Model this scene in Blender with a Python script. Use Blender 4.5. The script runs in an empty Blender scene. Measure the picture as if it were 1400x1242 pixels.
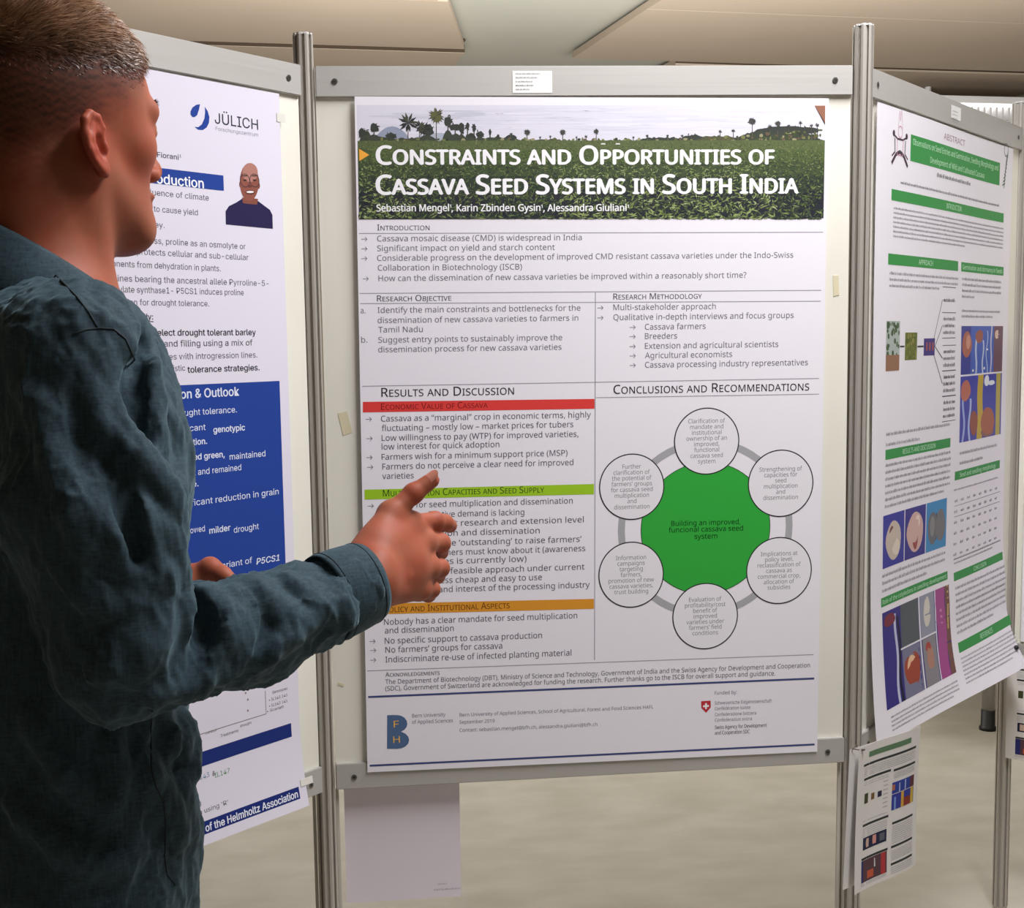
import bpy, bmesh, math, random
import numpy as np
from mathutils import Vector, Matrix
from math import sin, cos, pi, radians
random.seed(7)
rng = np.random.default_rng(7)
C = bpy.context.scene.collection

# ------------------------------------------------------------------ camera
FOC, CX, CY, CZ = 1840.28, -0.55535, -2.37427, 1.42
YAW, PIT, ROL = 0.09869, 0.10882, -0.02256
U0, V0 = 700 - 132.75, 621 + 61.1
CAM = np.array([CX, CY, CZ])
_f = np.array([sin(YAW)*cos(PIT), cos(YAW)*cos(PIT), -sin(PIT)])
_r = np.array([cos(YAW), -sin(YAW), 0.0])
_u = np.cross(_r, _f)
RT = cos(ROL)*_r + sin(ROL)*_u
UP = -sin(ROL)*_r + cos(ROL)*_u
FW = _f
cd = bpy.data.cameras.new('camera')
cam = bpy.data.objects.new('camera', cd); C.objects.link(cam)
cam.matrix_world = Matrix(((RT[0], UP[0], -FW[0], CX), (RT[1], UP[1], -FW[1], CY), (RT[2], UP[2], -FW[2], CZ), (0, 0, 0, 1)))
cd.sensor_fit = 'HORIZONTAL'; cd.sensor_width = 36.0
cd.lens = FOC/1400*36
cd.shift_x = 132.75/1400; cd.shift_y = 61.1/1400
cd.clip_start = 0.05; cd.clip_end = 60
bpy.context.scene.camera = cam

def W(px, py, d):
    """world point seen at pixel px,py at distance d along the optical axis"""
    return CAM + d*(FW + RT*(px-U0)/FOC - UP*(py-V0)/FOC)

# ------------------------------------------------------------------ world, lights, exposure
sc = bpy.context.scene
sc.view_settings.view_transform = 'Standard'; sc.view_settings.look = 'None'
sc.view_settings.gamma = 1; sc.view_settings.use_curve_mapping = False
sc.view_settings.exposure = 0.48
wd = bpy.data.worlds.new('world'); sc.world = wd; wd.use_nodes = True
bg = wd.node_tree.nodes['Background']; bg.inputs[0].default_value = (0.9, 0.93, 1.0, 1); bg.inputs[1].default_value = 0.15

def area(name, loc, target, sx, sy, power, col):
    l = bpy.data.lights.new(name, 'AREA'); l.shape = 'RECTANGLE'; l.size = sx; l.size_y = sy
    l.energy = power; l.color = col
    o = bpy.data.objects.new(name, l); C.objects.link(o); o.location = loc
    d = Vector(target)-Vector(loc); o.rotation_euler = d.to_track_quat('-Z', 'Y').to_euler()
    return o
area('ceiling_lamp_front', (0.54, -0.88, 2.98), (0.50, -0.88, 0), 1.5, 0.26, 53, (0.985, 0.975, 1.0))
area('ceiling_lamp_behind', (2.2, -3.6, 2.98), (2.2, -3.6, 0), 1.2, 1.2, 3, (1.0, 0.96, 0.92))
area('ceiling_lamp_hall', (-1.0, 3.6, 2.60), (-1.0, 3.6, 0), 2.5, 1.2, 44, (0.99, 0.99, 0.98))
area('ceiling_lamp_hall', (2.9, 2.6, 2.60), (2.9, 2.6, 0), 1.5, 1.2, 38, (0.99, 0.99, 0.98))
area('ceiling_fill_light', (1.0, 2.2, 2.0), (1.1, 3.2, 3), 3.8, 0.8, 120, (1.0, 0.985, 0.97))  # unseen fill light, added below the ceiling to brighten it

# ------------------------------------------------------------------ helpers
def lin(c):
    if isinstance(c, str):
        c = [int(c[i:i+2], 16) for i in (0, 2, 4)]
    out = []
    for v in c[:3]:
        v = v/255.0
        out.append(v/12.92 if v <= 0.04045 else ((v+0.055)/1.055)**2.4)
    return (out[0], out[1], out[2], 1.0)

def mat(name, col=(200, 200, 200), rough=0.5, metal=0.0, spec=0.5, **kw):
    m = bpy.data.materials.new(name); m.use_nodes = True
    b = m.node_tree.nodes['Principled BSDF']
    b.inputs['Base Color'].default_value = lin(col)
    b.inputs['Roughness'].default_value = rough
    b.inputs['Metallic'].default_value = metal
    b.inputs['Specular IOR Level'].default_value = spec
    return m

def nodes(m):
    return m.node_tree.nodes, m.node_tree.links, m.node_tree.nodes['Principled BSDF']

def noise_mix(m, ca, cb, scale, vec_scale=(1, 1, 1), detail=4, lo=0.35, hi=0.65, rough=None, bump=0.0, bscale=None, bdist=0.002):
    N, L, b = nodes(m)
    tc = N.new('ShaderNodeTexCoord'); mp = N.new('ShaderNodeMapping'); mp.inputs['Scale'].default_value = vec_scale
    L.new(tc.outputs['Object'], mp.inputs[0])
    nz = N.new('ShaderNodeTexNoise'); nz.inputs['Scale'].default_value = scale; nz.inputs['Detail'].default_value = detail
    L.new(mp.outputs[0], nz.inputs['Vector'])
    rp = N.new('ShaderNodeValToRGB'); rp.color_ramp.elements[0].position = lo; rp.color_ramp.elements[1].position = hi
    rp.color_ramp.elements[0].color = lin(ca); rp.color_ramp.elements[1].color = lin(cb)
    L.new(nz.outputs['Fac'], rp.inputs[0]); L.new(rp.outputs[0], b.inputs['Base Color'])
    if bump:
        bp = N.new('ShaderNodeBump'); bp.inputs['Strength'].default_value = bump; bp.inputs['Distance'].default_value = bdist
        n2 = nz
        if bscale:
            n2 = N.new('ShaderNodeTexNoise'); n2.inputs['Scale'].default_value = bscale; n2.inputs['Detail'].default_value = 3
            L.new(mp.outputs[0], n2.inputs['Vector'])
        L.new(n2.outputs['Fac'], bp.inputs['Height']); L.new(bp.outputs[0], b.inputs['Normal'])
    return m

def mesh_obj(name, verts, faces, m, parent=None, smooth=False, cols=None):
    me = bpy.data.meshes.new(name)
    me.from_pydata([tuple(v) for v in verts], [], faces)
    me.update()
    if smooth:
        me.polygons.foreach_set('use_smooth', [True]*len(me.polygons))
    if cols is not None:
        at = me.color_attributes.new('Col', 'FLOAT_COLOR', 'POINT')
        at.data.foreach_set('color', np.asarray(cols, dtype=np.float32).ravel())
    if m is not None: me.materials.append(m)
    o = bpy.data.objects.new(name, me); C.objects.link(o)
    if parent is not None: o.parent = parent
    return o

def empty(name, loc=(0, 0, 0), rz=0.0):
    o = bpy.data.objects.new(name, None); C.objects.link(o)
    o.location = loc; o.rotation_euler = (0, 0, rz); o.empty_display_size = 0.1
    return o

def tag(o, label=None, cat=None, group=None, kind=None):
    if label: o['label'] = label
    if cat: o['category'] = cat
    if group: o['group'] = group
    if kind: o['kind'] = kind
    return o

class MB:
    """collects boxes, tubes and prisms in one mesh (local coordinates)"""
    def __init__(s): s.v = []; s.f = []; s.sm = []
    def box(s, x0, x1, y0, y1, z0, z1, bev=0.0):
        bm = bmesh.new()
        bmesh.ops.create_cube(bm, size=1.0)
        for v in bm.verts:
            v.co = ((x0+x1)/2+v.co.x*(x1-x0), (y0+y1)/2+v.co.y*(y1-y0), (z0+z1)/2+v.co.z*(z1-z0))
        if bev: bmesh.ops.bevel(bm, geom=bm.edges[:], offset=bev, segments=2, affect='EDGES')
        s.bm(bm); return s
    def bm(s, bm, smooth=False):
        n = len(s.v); bm.verts.index_update()
        s.v += [tuple(v.co) for v in bm.verts]
        for f in bm.faces:
            s.f.append([n+v.index for v in f.verts]); s.sm.append(smooth)
        bm.free()
    def prism(s, pts, z0, z1):
        n = len(s.v); k = len(pts)
        s.v += [(p[0], p[1], z0) for p in pts]+[(p[0], p[1], z1) for p in pts]
        for i in range(k):
            j = (i+1) % k; s.f.append([n+i, n+j, n+k+j, n+k+i]); s.sm.append(False)
        s.f.append([n+i for i in range(k)][::-1]); s.f.append([n+k+i for i in range(k)]); s.sm += [False, False]
        return s
    def tube(s, pts, r, seg=10, caps=True):
        pts = [Vector(p) for p in pts]; rr = r if hasattr(r, '__len__') else [r]*len(pts)
        n = len(s.v); up = None
        for i, p in enumerate(pts):
            t = (pts[min(i+1, len(pts)-1)]-pts[max(i-1, 0)]).normalized()
            if up is None:
                up = t.orthogonal().normalized()
            else:
                up = (up-t*up.dot(t)).normalized()
            w = t.cross(up)
            for k in range(seg):
                a = 2*pi*k/seg
                s.v.append(tuple(p+(up*cos(a)+w*sin(a))*rr[i]))
        for i in range(len(pts)-1):
            for k in range(seg):
                k2 = (k+1) % seg
                s.f.append([n+i*seg+k, n+i*seg+k2, n+(i+1)*seg+k2, n+(i+1)*seg+k]); s.sm.append(True)
        if caps:
            s.f.append([n+k for k in range(seg)][::-1]); s.f.append([n+(len(pts)-1)*seg+k for k in range(seg)]); s.sm += [False, False]
        return s
    def build(s, name, m, parent=None):
        o = mesh_obj(name, s.v, s.f, m, parent)
        o.data.polygons.foreach_set('use_smooth', s.sm)
        return o
# ------------------------------------------------------------------ the hall
ZT, ZB, ZP = 1.9074, 0.6365, 1.9677      # rail top, bottom rail underside, post top
S = 0.99
floor_m = mat('vinyl_floor', (176, 170, 154), 0.42, spec=0.35)
noise_mix(floor_m, (166, 161, 149), (180, 176, 165), 5.0, (1, 1.8, 1), detail=12, lo=0.32, hi=0.68, bump=0.03, bscale=60)
ceil_m = mat('ceiling_paint', (170, 157, 137), 0.75, spec=0.2)
noise_mix(ceil_m, (170, 154, 137), (176, 161, 144), 1.2, lo=0.2, hi=0.8)
plast_m = mat('bare_plaster', (170, 168, 156), 0.8, spec=0.2)
noise_mix(plast_m, (166, 165, 154), (178, 176, 164), 1.0, lo=0.2, hi=0.8)
wall_m = mat('wall_paint', (196, 180, 156), 0.8, spec=0.2)
noise_mix(wall_m, (192, 176, 152), (200, 185, 162), 0.8, lo=0.2, hi=0.8)
skirt_m = mat('skirting', (90, 86, 80), 0.6)

X0, X1, Y0, Y1, HC = -5.0, 7.0, -5.0, 10.0, 3.05
def slab(name, x0, x1, y0, y1, z0, z1, m):
    o = MB().box(x0, x1, y0, y1, z0, z1).build(name, m); o['kind'] = 'structure'; return o
fl = slab('floor', X0, X1, Y0, Y1, -0.1, 0, floor_m)
slab('wall_back', X0, X1, Y1, Y1+0.1, -0.1, HC+0.1, wall_m)
slab('wall_front', X0, X1, Y0-0.1, Y0, -0.1, HC+0.1, wall_m)
slab('wall_left', X0-0.1, X0, Y0, Y1, -0.1, HC+0.1, wall_m)
slab('wall_right', X1, X1+0.1, Y0, Y1, -0.1, HC+0.1, wall_m)
for nm, b in (('baseboard_back', (X0, X1, Y1-0.015, Y1)), ('baseboard_left', (X0, X0+0.015, Y0, Y1-0.015)), ('baseboard_right', (X1-0.015, X1, Y0, Y1-0.015))):
    slab(nm, b[0], b[1], b[2], b[3], 0, 0.1, skirt_m)
# ceiling: painted slab with rows of large flat metal panels hung under it
ceil = slab('ceiling', X0, X1, Y0, Y1, HC, HC+0.1, plast_m)
dark_m = mat('shadow_gap', (60, 52, 42), 0.8)
rowa = radians(7.6)
shade_m = mat('gap_shade_paint', (74, 62, 50), 0.9, spec=0.1)  # dark paint standing for the shade in the panel gaps
ca_, sa_ = cos(rowa), sin(rowa)
def gp(x, y): return (x*ca_-y*sa_, 3.87+x*sa_+y*ca_)          # grid of the panel rows -> room
def ginv(X, Y): return (X*ca_+(Y-3.87)*sa_, -X*sa_+(Y-3.87)*ca_)
def ceiling_panel(x0, x1, y0, y1, z, th=0.035, xr=None, xl=None):
    """x0,x1 at y0; xl,xr at the far edge y1"""
    P = [(x0, y0), (x1, y0), (xr if xr is not None else x1, y1), (xl if xl is not None else x0, y1)]
    MB().prism([gp(*p_) for p_ in P], z, z+th).build('ceiling_panel', ceil_m, ceil)
rows = [(-8.0+0.975*i, -8.0+0.975*(i+1)) for i in range(8)]+[(-0.2, 0.0)]
ZC = 3.0
for (y0, y1) in [(-0.975*k, -0.975*(k-1)) for k in range(8, 0, -1)]:
    ceiling_panel(-4.3, 0.22, y0+.003, y1-.003, ZC); ceiling_panel(1.24, 4.6, y0+.003, y1-.003, ZC)
lx0, _ = ginv(.27, 3.9); lx1, ly1 = ginv(.46, 5.0)
ceiling_panel(-4.3, lx0, .003, .93, ZC, xr=lx1)
ceiling_panel(1.24, 4.6, .003, 1.07, ZC, xl=1.26)
ceiling_panel(-4.3, lx1+.02, 1.0, 2.2, ZC-.004, xr=lx1+.12); ceiling_panel(1.9, 4.6, 1.14, 2.2, ZC-.004, xl=1.9)
MB().prism([gp(*p_) for p_ in ((-4.3, .90), (lx1, .90), (lx1, .99), (-4.3, .99))], ZC+.036, ZC+.046).build('gap_shade_strip', shade_m, ceil)
MB().prism([gp(*p_) for p_ in ((1.9, 1.05), (4.6, 1.05), (4.6, 1.13), (1.9, 1.13))], ZC+.036, ZC+.046).build('gap_shade_strip', shade_m, ceil)
MB().prism([gp(*p_) for p_ in ((-4.3, .990), (lx1+.02, .990), (lx1+.02, .999), (-4.3, .999))], ZC-.002, ZC+.036).build('gap_shade_strip', shade_m, ceil)  # painted shade in front of the far panel's lit edge
MB().prism([gp(*p_) for p_ in ((1.9, 1.130), (4.6, 1.130), (4.6, 1.139), (1.9, 1.139))], ZC+.006, ZC+.036).build('gap_shade_strip', shade_m, ceil)
# louvred luminaire at the far right
fx = empty('ceiling_light', (4.15, 6.00, 2.71), rowa)
tag(fx, 'long white louvred ceiling light above the right hand poster panel', 'ceiling light')
frm = mat('light_housing', (225, 225, 225), 0.4)
lit = bpy.data.materials.new('lit_diffuser'); lit.use_nodes = True
_b = lit.node_tree.nodes['Principled BSDF']; _b.inputs['Emission Color'].default_value = (1, 0.95, 0.93, 1); _b.inputs['Emission Strength'].default_value = 1.3
MB().box(-0.9, 0.9, -0.30, 0.30, 0.14, 0.18, 0.004).build('housing', frm, fx)
MB().box(-0.88, 0.88, -0.27, 0.27, 0.12, 0.139).build('diffuser', lit, fx)
finm = MB(); n0 = None
for i in range(40):
    xx = -0.88+i*0.043
    mb = MB(); p = [(xx, -0.29), (xx+0.012, -0.29), (xx+0.172, 0.29), (xx+0.16, 0.29)]
    mb.prism(p, 0.045, 0.118)
    mb.build('louvre_fin', frm, fx)
for xx in (-0.6, 0.6): MB().tube([(xx, 0, 0.18), (xx, 0, 0.33)], 0.02).build('bracket', frm, fx)

# ------------------------------------------------------------------ exhibition stand: posts, rails, boards
alu_m = mat('anodised_aluminium', (194, 189, 181), 0.38, metal=0.45)
rail_m = mat('brushed_rail', (192, 189, 184), 0.45, metal=0.3)
def brushed(m, scale, axis):
    N, L, b = nodes(m)
    tc = N.new('ShaderNodeTexCoord'); mp = N.new('ShaderNodeMapping'); mp.inputs['Scale'].default_value = axis
    nz = N.new('ShaderNodeTexNoise'); nz.inputs['Scale'].default_value = scale; nz.inputs['Detail'].default_value = 5
    L.new(tc.outputs['Object'], mp.inputs[0]); L.new(mp.outputs[0], nz.inputs['Vector'])
    mr = N.new('ShaderNodeMapRange'); mr.inputs['To Min'].default_value = b.inputs['Roughness'].default_value-0.08; mr.inputs['To Max'].default_value = b.inputs['Roughness'].default_value+0.14
    L.new(nz.outputs['Fac'], mr.inputs[0]); L.new(mr.outputs[0], b.inputs['Roughness'])
    bp = N.new('ShaderNodeBump'); bp.inputs['Strength'].default_value = 0.08; bp.inputs['Distance'].default_value = 0.001
    L.new(nz.outputs['Fac'], bp.inputs['Height']); L.new(bp.outputs[0], b.inputs['Normal'])
brushed(alu_m, 60, (1, 1, 0.03)); brushed(rail_m, 60, (0.05, 0.05, 3))
board_m = mat('board_laminate', (244, 241, 228), 0.5, spec=0.35)
noise_mix(board_m, (232, 229, 216), (240, 237, 225), 3.0, lo=0.3, hi=0.7)
screw_m = mat('screw_steel', (120, 118, 112), 0.35, metal=0.9)
hole_m = mat('screw_recess', (30, 28, 26), 0.7)
edge_m = mat('grey_plastic_strip', (205, 200, 188), 0.5)
cap_m = mat('post_cap', (215, 212, 208), 0.4)

def post_profile(R=0.0172, slot=0.0055, depth=0.006):
    pts = []
    fw = R*math.tan(pi/8)
    for k in range(8):
        a = k*pi/4
        n = (cos(a), sin(a)); t = (-sin(a), cos(a))
        for (tt, rr) in ((-fw*0.93, R*0.995), (-slot/2, R), (-slot/2-0.001, R-depth), (slot/2+0.001, R-depth), (slot/2, R), (fw*0.93, R*0.995)):
            pts.append((n[0]*rr+t[0]*tt, n[1]*rr+t[1]*tt))
    return pts
POSTS = {}
def make_post(key, x, y, ztop, label, lean=(0, 0), strip=None, rot=0.0):
    e = empty('stand_post', (x, y, 0), rot)
    tag(e, label, 'post', 'aluminium posts of the poster stand')
    MB().prism(post_profile(), 0.012, ztop-0.002).build('post_shaft', alu_m, e)
    mb = MB(); pr = post_profile(0.0164, 0.004, 0.003); mb.prism(pr, ztop-0.0015, ztop+0.0015); mb.build('end_cap', cap_m, e)
    MB().prism([(0.017*cos(a*pi/8), 0.017*sin(a*pi/8)) for a in range(16)], 0, 0.012).build('foot_plate', alu_m, e)
    if strip:
        for sx in (-1, 1):
            MB().box(sx*0.0212-0.003, sx*0.0212+0.003, 0.004, 0.009, 0.02, ZB-0.002, 0.0008).build('edge_strip', edge_m, e)
    e.rotation_euler = (lean[0], lean[1], rot)
    return e
q = pi/4
PL = (-S/2, 0.0); PR = (S/2, 0.0)
EL = (-S/2-S*cos(q), -S*sin(q)); ER = (S/2+S*cos(q), S*sin(q))
EF = (ER[0]+S*cos(-q), ER[1]+S*sin(-q))
make_post('L', *PL, ZP-0.006, 'aluminium post left of the cassava poster, at its corner with the blue poster', strip=True)
make_post('R', PR[0]-.0025, 0, ZP+0.010, 'aluminium post between the cassava poster and the green-barred poster', lean=(0, radians(0.2)), strip=True)
make_post('RR', *ER, ZP, 'aluminium post at the far right end of the green-barred poster', strip=False)
make_post('LL', *EL, ZP, 'aluminium post hidden behind the man, at the near end of the blue poster', strip=False)
make_post('FF', *EF, ZP, 'aluminium post at the near end of the rightmost panel, outside the picture', strip=False)

def make_panel(x, y, ang, label, screws):
    """local frame: x along the panel from the post, -y towards the viewer"""
    e = empty('poster_panel', (x, y, 0), ang); tag(e, label, 'panel', 'poster stand panels')
    a, b = 0.0192, S-0.0192
    MB().box(a, b, -0.012, 0.012, ZT-0.0515, ZT, 0.0012).build('top_rail', rail_m, e)
    MB().box(a, b, -0.012, 0.012, ZB, ZB+0.0475, 0.0012).build('bottom_rail', rail_m, e)
    MB().box(a, b, -0.004, 0.004, ZB+0.0475, ZT-0.0515).build('board', board_m, e)
    for (sx, top) in screws:
        z = (ZT-0.026) if top else (ZB+0.022)
        mb = MB()
        ring = [(0.0052*cos(k*pi/8), 0.0052*sin(k*pi/8)) for k in range(16)]
        mb.v = []; 
        s_ = mesh_obj('screw', [(sx+p[0], -0.0135, z+p[1]) for p in ring]+[(sx+p[0]*0.8, -0.0118, z+p[1]*0.8) for p in ring]+[(sx+p[0]*0.45, -0.0137, z+p[1]*0.45) for p in ring],
                      [[i, (i+1) % 16, 16+(i+1) % 16, 16+i] for i in range(16)]+[[i, (i+1) % 16, 32+(i+1) % 16, 32+i] for i in range(16)], screw_m, e)
        h = mesh_obj('screw_socket', [(sx+p[0]*0.45, -0.0136, z+p[1]*0.45) for p in ring], [list(range(16))], hole_m, s_)
    return e
scs = [(0.052, True), (0.938, True), (0.052, False), (0.938, False)]
panC = make_panel(PL[0], PL[1], 0, 'white board panel with brushed metal rails holding the cassava poster', scs)
panL = make_panel(EL[0], EL[1], q, 'white board panel on the left holding the blue poster', [(0.052, True), (0.94, True), (0.052, False), (0.94, False)])
panR = make_panel(PR[0], PR[1], q, 'white board panel on the right, receding, holding the green-barred poster', scs)
panF = make_panel(ER[0], ER[1], -q, 'board panel at the far right edge, coming forward again', scs)

# ------------------------------------------------------------------ flat print on sheets
class Sheet:
    """s along the sheet, z up; bulge(s,z) pushes paper off the board towards the viewer"""
    def __init__(s, P, ang, bulge=None, off=0.014, side=1):
        s.P = np.array([P[0], P[1], 0.0]); s.d = np.array([cos(ang), sin(ang), 0.0])
        s.n = side*np.array([sin(ang), -cos(ang), 0.0]); s.off = off; s.b = bulge; s.ang = ang
    def at(s, px, py):
        d = FW+RT*(px-U0)/FOC-UP*(py-V0)/FOC
        O = s.P+s.n*s.off
        t = ((O-CAM)@s.n)/(d@s.n); X = CAM+t*d
        return (X-O)@s.d, X[2]
    def pos(s, a, lift):
        """a: (n,2) of s,z -> world"""
        a = np.asarray(a, float)
        out = s.P+a[:, :1]*s.d+s.n*s.off
        out = out.copy(); out[:, 2] = a[:, 1]
        if s.b is None:
            return out+s.n*np.asarray(lift).reshape(-1, 1)
        bx, bs = s.b(a[:, 0], a[:, 1])
        return out+s.n*(bx+np.asarray(lift)).reshape(-1, 1)+s.d*np.asarray(bs).reshape(-1, 1)

TEXTS = []
class Print:
    def __init__(s, sheet, cell=0.0): s.sh = sheet; s.v = []; s.l = []; s.f = []; s.c = []; s.t = []; s.cell = cell
    def add(s, pts, faces, col, layer):
        n = len(s.v); c = lin(col)
        s.v += [tuple(p) for p in pts]; s.l += [layer]*len(pts); s.c += [c]*len(pts)
        s.f += [[n+i for i in f] for f in faces]
    def rect(s, a, b, c, d, col, layer=1, nx=1, nz=1):
        """s range a..b, z range c..d"""
        if s.sh.b is not None:
            nx = max(nx, int(abs(b-a)/0.02)+1); nz = max(nz, int(abs(d-c)/0.02)+1)
        pts = [(a+(b-a)*i/nx, c+(d-c)*j/nz) for j in range(nz+1) for i in range(nx+1)]
        fs = [[j*(nx+1)+i, j*(nx+1)+i+1, (j+1)*(nx+1)+i+1, (j+1)*(nx+1)+i] for j in range(nz) for i in range(nx)]
        s.add(pts, fs, col, layer)
    def poly(s, pts, col, layer=1):
        s.add(pts, [list(range(len(pts)))], col, layer+random.random()*.5)
    def disc(s, c, r, col, layer=1, n=40, ry=None):
        ry = ry or r
        s.poly([(c[0]+r*cos(2*pi*k/n), c[1]+ry*sin(2*pi*k/n)) for k in range(n)], col, layer)
    def ring(s, c, r, w, col, layer=1, n=56):
        pts = []
        for k in range(n):
            a = 2*pi*k/n
            pts += [(c[0]+(r-w/2)*cos(a), c[1]+(r-w/2)*sin(a)), (c[0]+(r+w/2)*cos(a), c[1]+(r+w/2)*sin(a))]
        s.add(pts, [[2*k, 2*k+1, (2*k+3) % (2*n), (2*k+2) % (2*n)] for k in range(n)], col, layer)
    def line(s, p0, p1, w, col, layer=1, n=1):
        p0 = np.array(p0, float); p1 = np.array(p1, float); d = p1-p0; L = np.hypot(*d)
        if s.sh.b is not None: n = max(n, int(L/0.03)+1)
        m = np.array([-d[1], d[0]])/L*w/2
        pts = []
        for i in range(n+1):
            p = p0+d*i/n; pts += [tuple(p+m), tuple(p-m)]
        s.add(pts, [[2*i, 2*i+1, 2*i+3, 2*i+2] for i in range(n)], col, layer)
    def text(s, t, x0, x1, z, h, col, layer=1, bold=0.0, small=False, tilt=0.0, anchor='fit', shear=0.0):
        """t from x0 to x1 with baseline z, capital height h; anchor: fit / left / right / center (natural width)"""
        TEXTS.append(dict(p=s, t=t, x0=x0, x1=x1, z=z, h=h, col=col, layer=layer, bold=bold, small=small, tilt=tilt, anchor=anchor, shear=shear))
        return s
    def greek(s, x0, x1, z, h, col, layer=1, full=1.0):
        """an unreadably small line: word-long runs of tiny letter strokes"""
        x = x0; end = x0+(x1-x0)*full
        w = h*0.34
        while x < end:
            n = random.randint(2, 9)
            for k in range(n):
                if x > end: break
                hh = h*random.choice((0.72, 0.72, 0.72, 1.0))
                s.add([(x, z), (x+w*0.62, z), (x+w*0.62, z+hh), (x, z+hh)], [[0, 1, 2, 3]], col, layer); x += w*random.choice((1.0, 1.1, 1.3))
            x += w*0.9
    def build(s, name, parent, m=None):
        s.name = name; s.parent = parent; s.m = m or print_m
        PRINTS.append(s); return s
    def finish(s):
        if not s.v: return
        P = s.sh.pos(np.array(s.v), 0.00005*np.array(s.l)+0.0001)
        inv = np.array(s.parent.matrix_world.inverted())
        P = P@inv[:3, :3].T+inv[:3, 3]
        s.obj = mesh_obj(s.name, P, s.f, s.m, s.parent, cols=s.c)
PRINTS = []
print_m = mat('printed_ink', (200, 200, 200), 0.55, spec=0.22)
def col_node(m):
    N, L, b = nodes(m); a = N.new('ShaderNodeAttribute'); a.attribute_name = 'Col'; L.new(a.outputs['Color'], b.inputs['Base Color']); return a
col_node(print_m)
paper_m = mat('poster_paper', (241, 237, 244), 0.6, spec=0.22)
paperb_m = mat('blank_paper', (240, 232, 242), 0.6, spec=0.25)
paperl_m = mat('dimmed_poster_paper', (226, 221, 234), 0.6, spec=0.2)  # same poster stock, darkened to offset strong lamp light on the left sheet
label_m = mat('label_paper', (244, 243, 240), 0.55)
tape_m = mat('yellowed_tape', (222, 212, 180), 0.5)

_fd = bpy.utils.system_resource('DATAFILES', path='fonts')
def load_face(fn):
    try: return bpy.data.fonts.load(_fd+'/'+fn)
    except Exception: return None
FACE = {'lucid': load_face('NotoSansHebrew-Regular.woff2'), 'grot': load_face('Inter.woff2')}
def flush_texts():
    objs = []
    for T in TEXTS:
        cu = bpy.data.curves.new('t', 'FONT'); cu.body = T['t']; cu.size = 1.0
        cu.resolution_u = 2 if T['h'] < 0.02 else 6
        cu.small_caps_scale = 0.78
        fc_ = FACE['grot' if T['p'].sh is ls_ else 'lucid']
        if fc_: cu.font = fc_
        if T['small']:
            for i, ch in enumerate(T['t']):
                if ch.islower(): cu.body_format[i].use_small_caps = True
        o = bpy.data.objects.new('t', cu); C.objects.link(o); objs.append(o)
    cu = bpy.data.curves.new('t', 'FONT'); cu.body = 'H'; cu.font = FACE['lucid'] or cu.font; ref = bpy.data.objects.new('t', cu); C.objects.link(ref)
    dg = bpy.context.evaluated_depsgraph_get(); dg.update()
    def verts(o):
        me = o.evaluated_get(dg).to_mesh()
        n = len(me.vertices); a = np.empty(n*3, np.float32); me.vertices.foreach_get('co', a)
        fs = [list(p.vertices) for p in me.polygons]
        o.evaluated_get(dg).to_mesh_clear(); return a.reshape(-1, 3)[:, :2], fs
    rv, _ = verts(ref); caph = rv[:, 1].max()
    for T, o in zip(TEXTS, objs):
        a, fs = verts(o)
        if not len(a): continue
        sy = T['h']/caph; mn, mx = a[:, 0].min(), a[:, 0].max()
        if T['anchor'] == 'fit': sx = (T['x1']-T['x0'])/(mx-mn); ox = T['x0']-mn*sx
        else:
            sx = sy*(T['x1'] if T['anchor'] in ('leftw', 'rightw') else 0.92)
            if T['anchor'] == 'left': ox = T['x0']-mn*sx
            elif T['anchor'] == 'right': ox = T['x1']-mx*sx
            elif T['anchor'] == 'rightw': ox = T['x0']-mx*sx
            elif T['anchor'] == 'leftw': ox = T['x0']-mn*sx
            else: ox = (T['x0']+T['x1'])/2-(mn+mx)/2*sx
        X = a[:, 0]*sx+ox; Y = a[:, 1]*sy
        X = X+Y*T['shear']
        Z = T['z']+Y+(X-ox)*T['tilt']
        Q = list(zip(X, Z)); e = T['bold']*T['h']*1.05
        for k_, (dx, dz) in enumerate(((0, 0),) if not e else ((-e, 0), (e, 0), (0, e*.6), (0, -e*.6)) if e > .00006 else ((-e, 0), (e, 0))):
            T['p'].add([(a_+dx, b_+dz) for a_, b_ in Q], fs, T['col'], T['layer']+k_*.7)
    for o in objs+[ref]: bpy.data.curves.remove(o.data)
    TEXTS.clear()

def sheet_mesh(name, sh, s0, s1, z0, z1, m, parent, nx=1, nz=1, th=0.0003, corner=None):
    ss = np.linspace(s0, s1, nx+1); zz = np.linspace(z0, z1, nz+1)
    g = [(a, b) for b in zz for a in ss]
    if corner: g = corner(g)
    F = sh.pos(np.array(g), np.zeros(len(g))); B = sh.pos(np.array(g), np.full(len(g), -th))
    n = len(g); P = np.vstack([F, B, F, B]); w = nx+1; fs = []
    for j in range(nz):
        for i in range(nx):
            a = j*w+i; fs.append([a, a+1, a+1+w, a+w]); fs.append([n+a+w, n+a+1+w, n+a+1, n+a])
    bd = [(i, i+1) for i in range(nx)]+[(nz*w+i+1, nz*w+i) for i in range(nx)]+[((j+1)*w, j*w) for j in range(nz)]+[(j*w+nx, (j+1)*w+nx) for j in range(nz)]
    fs += [[2*n+a, 2*n+b, 3*n+b, 3*n+a][::-1] for a, b in bd]
    inv = np.array(parent.matrix_world.inverted()); P = P@inv[:3, :3].T+inv[:3, 3]
    o = mesh_obj(name, P, fs, m, parent)
    o.data.polygons.foreach_set('use_smooth', [True]*(2*nx*nz)+[False]*len(bd))
    return o
def set_mw(e):
    e.matrix_world = Matrix.Translation(e.location) @ e.rotation_euler.to_matrix().to_4x4()
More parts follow.
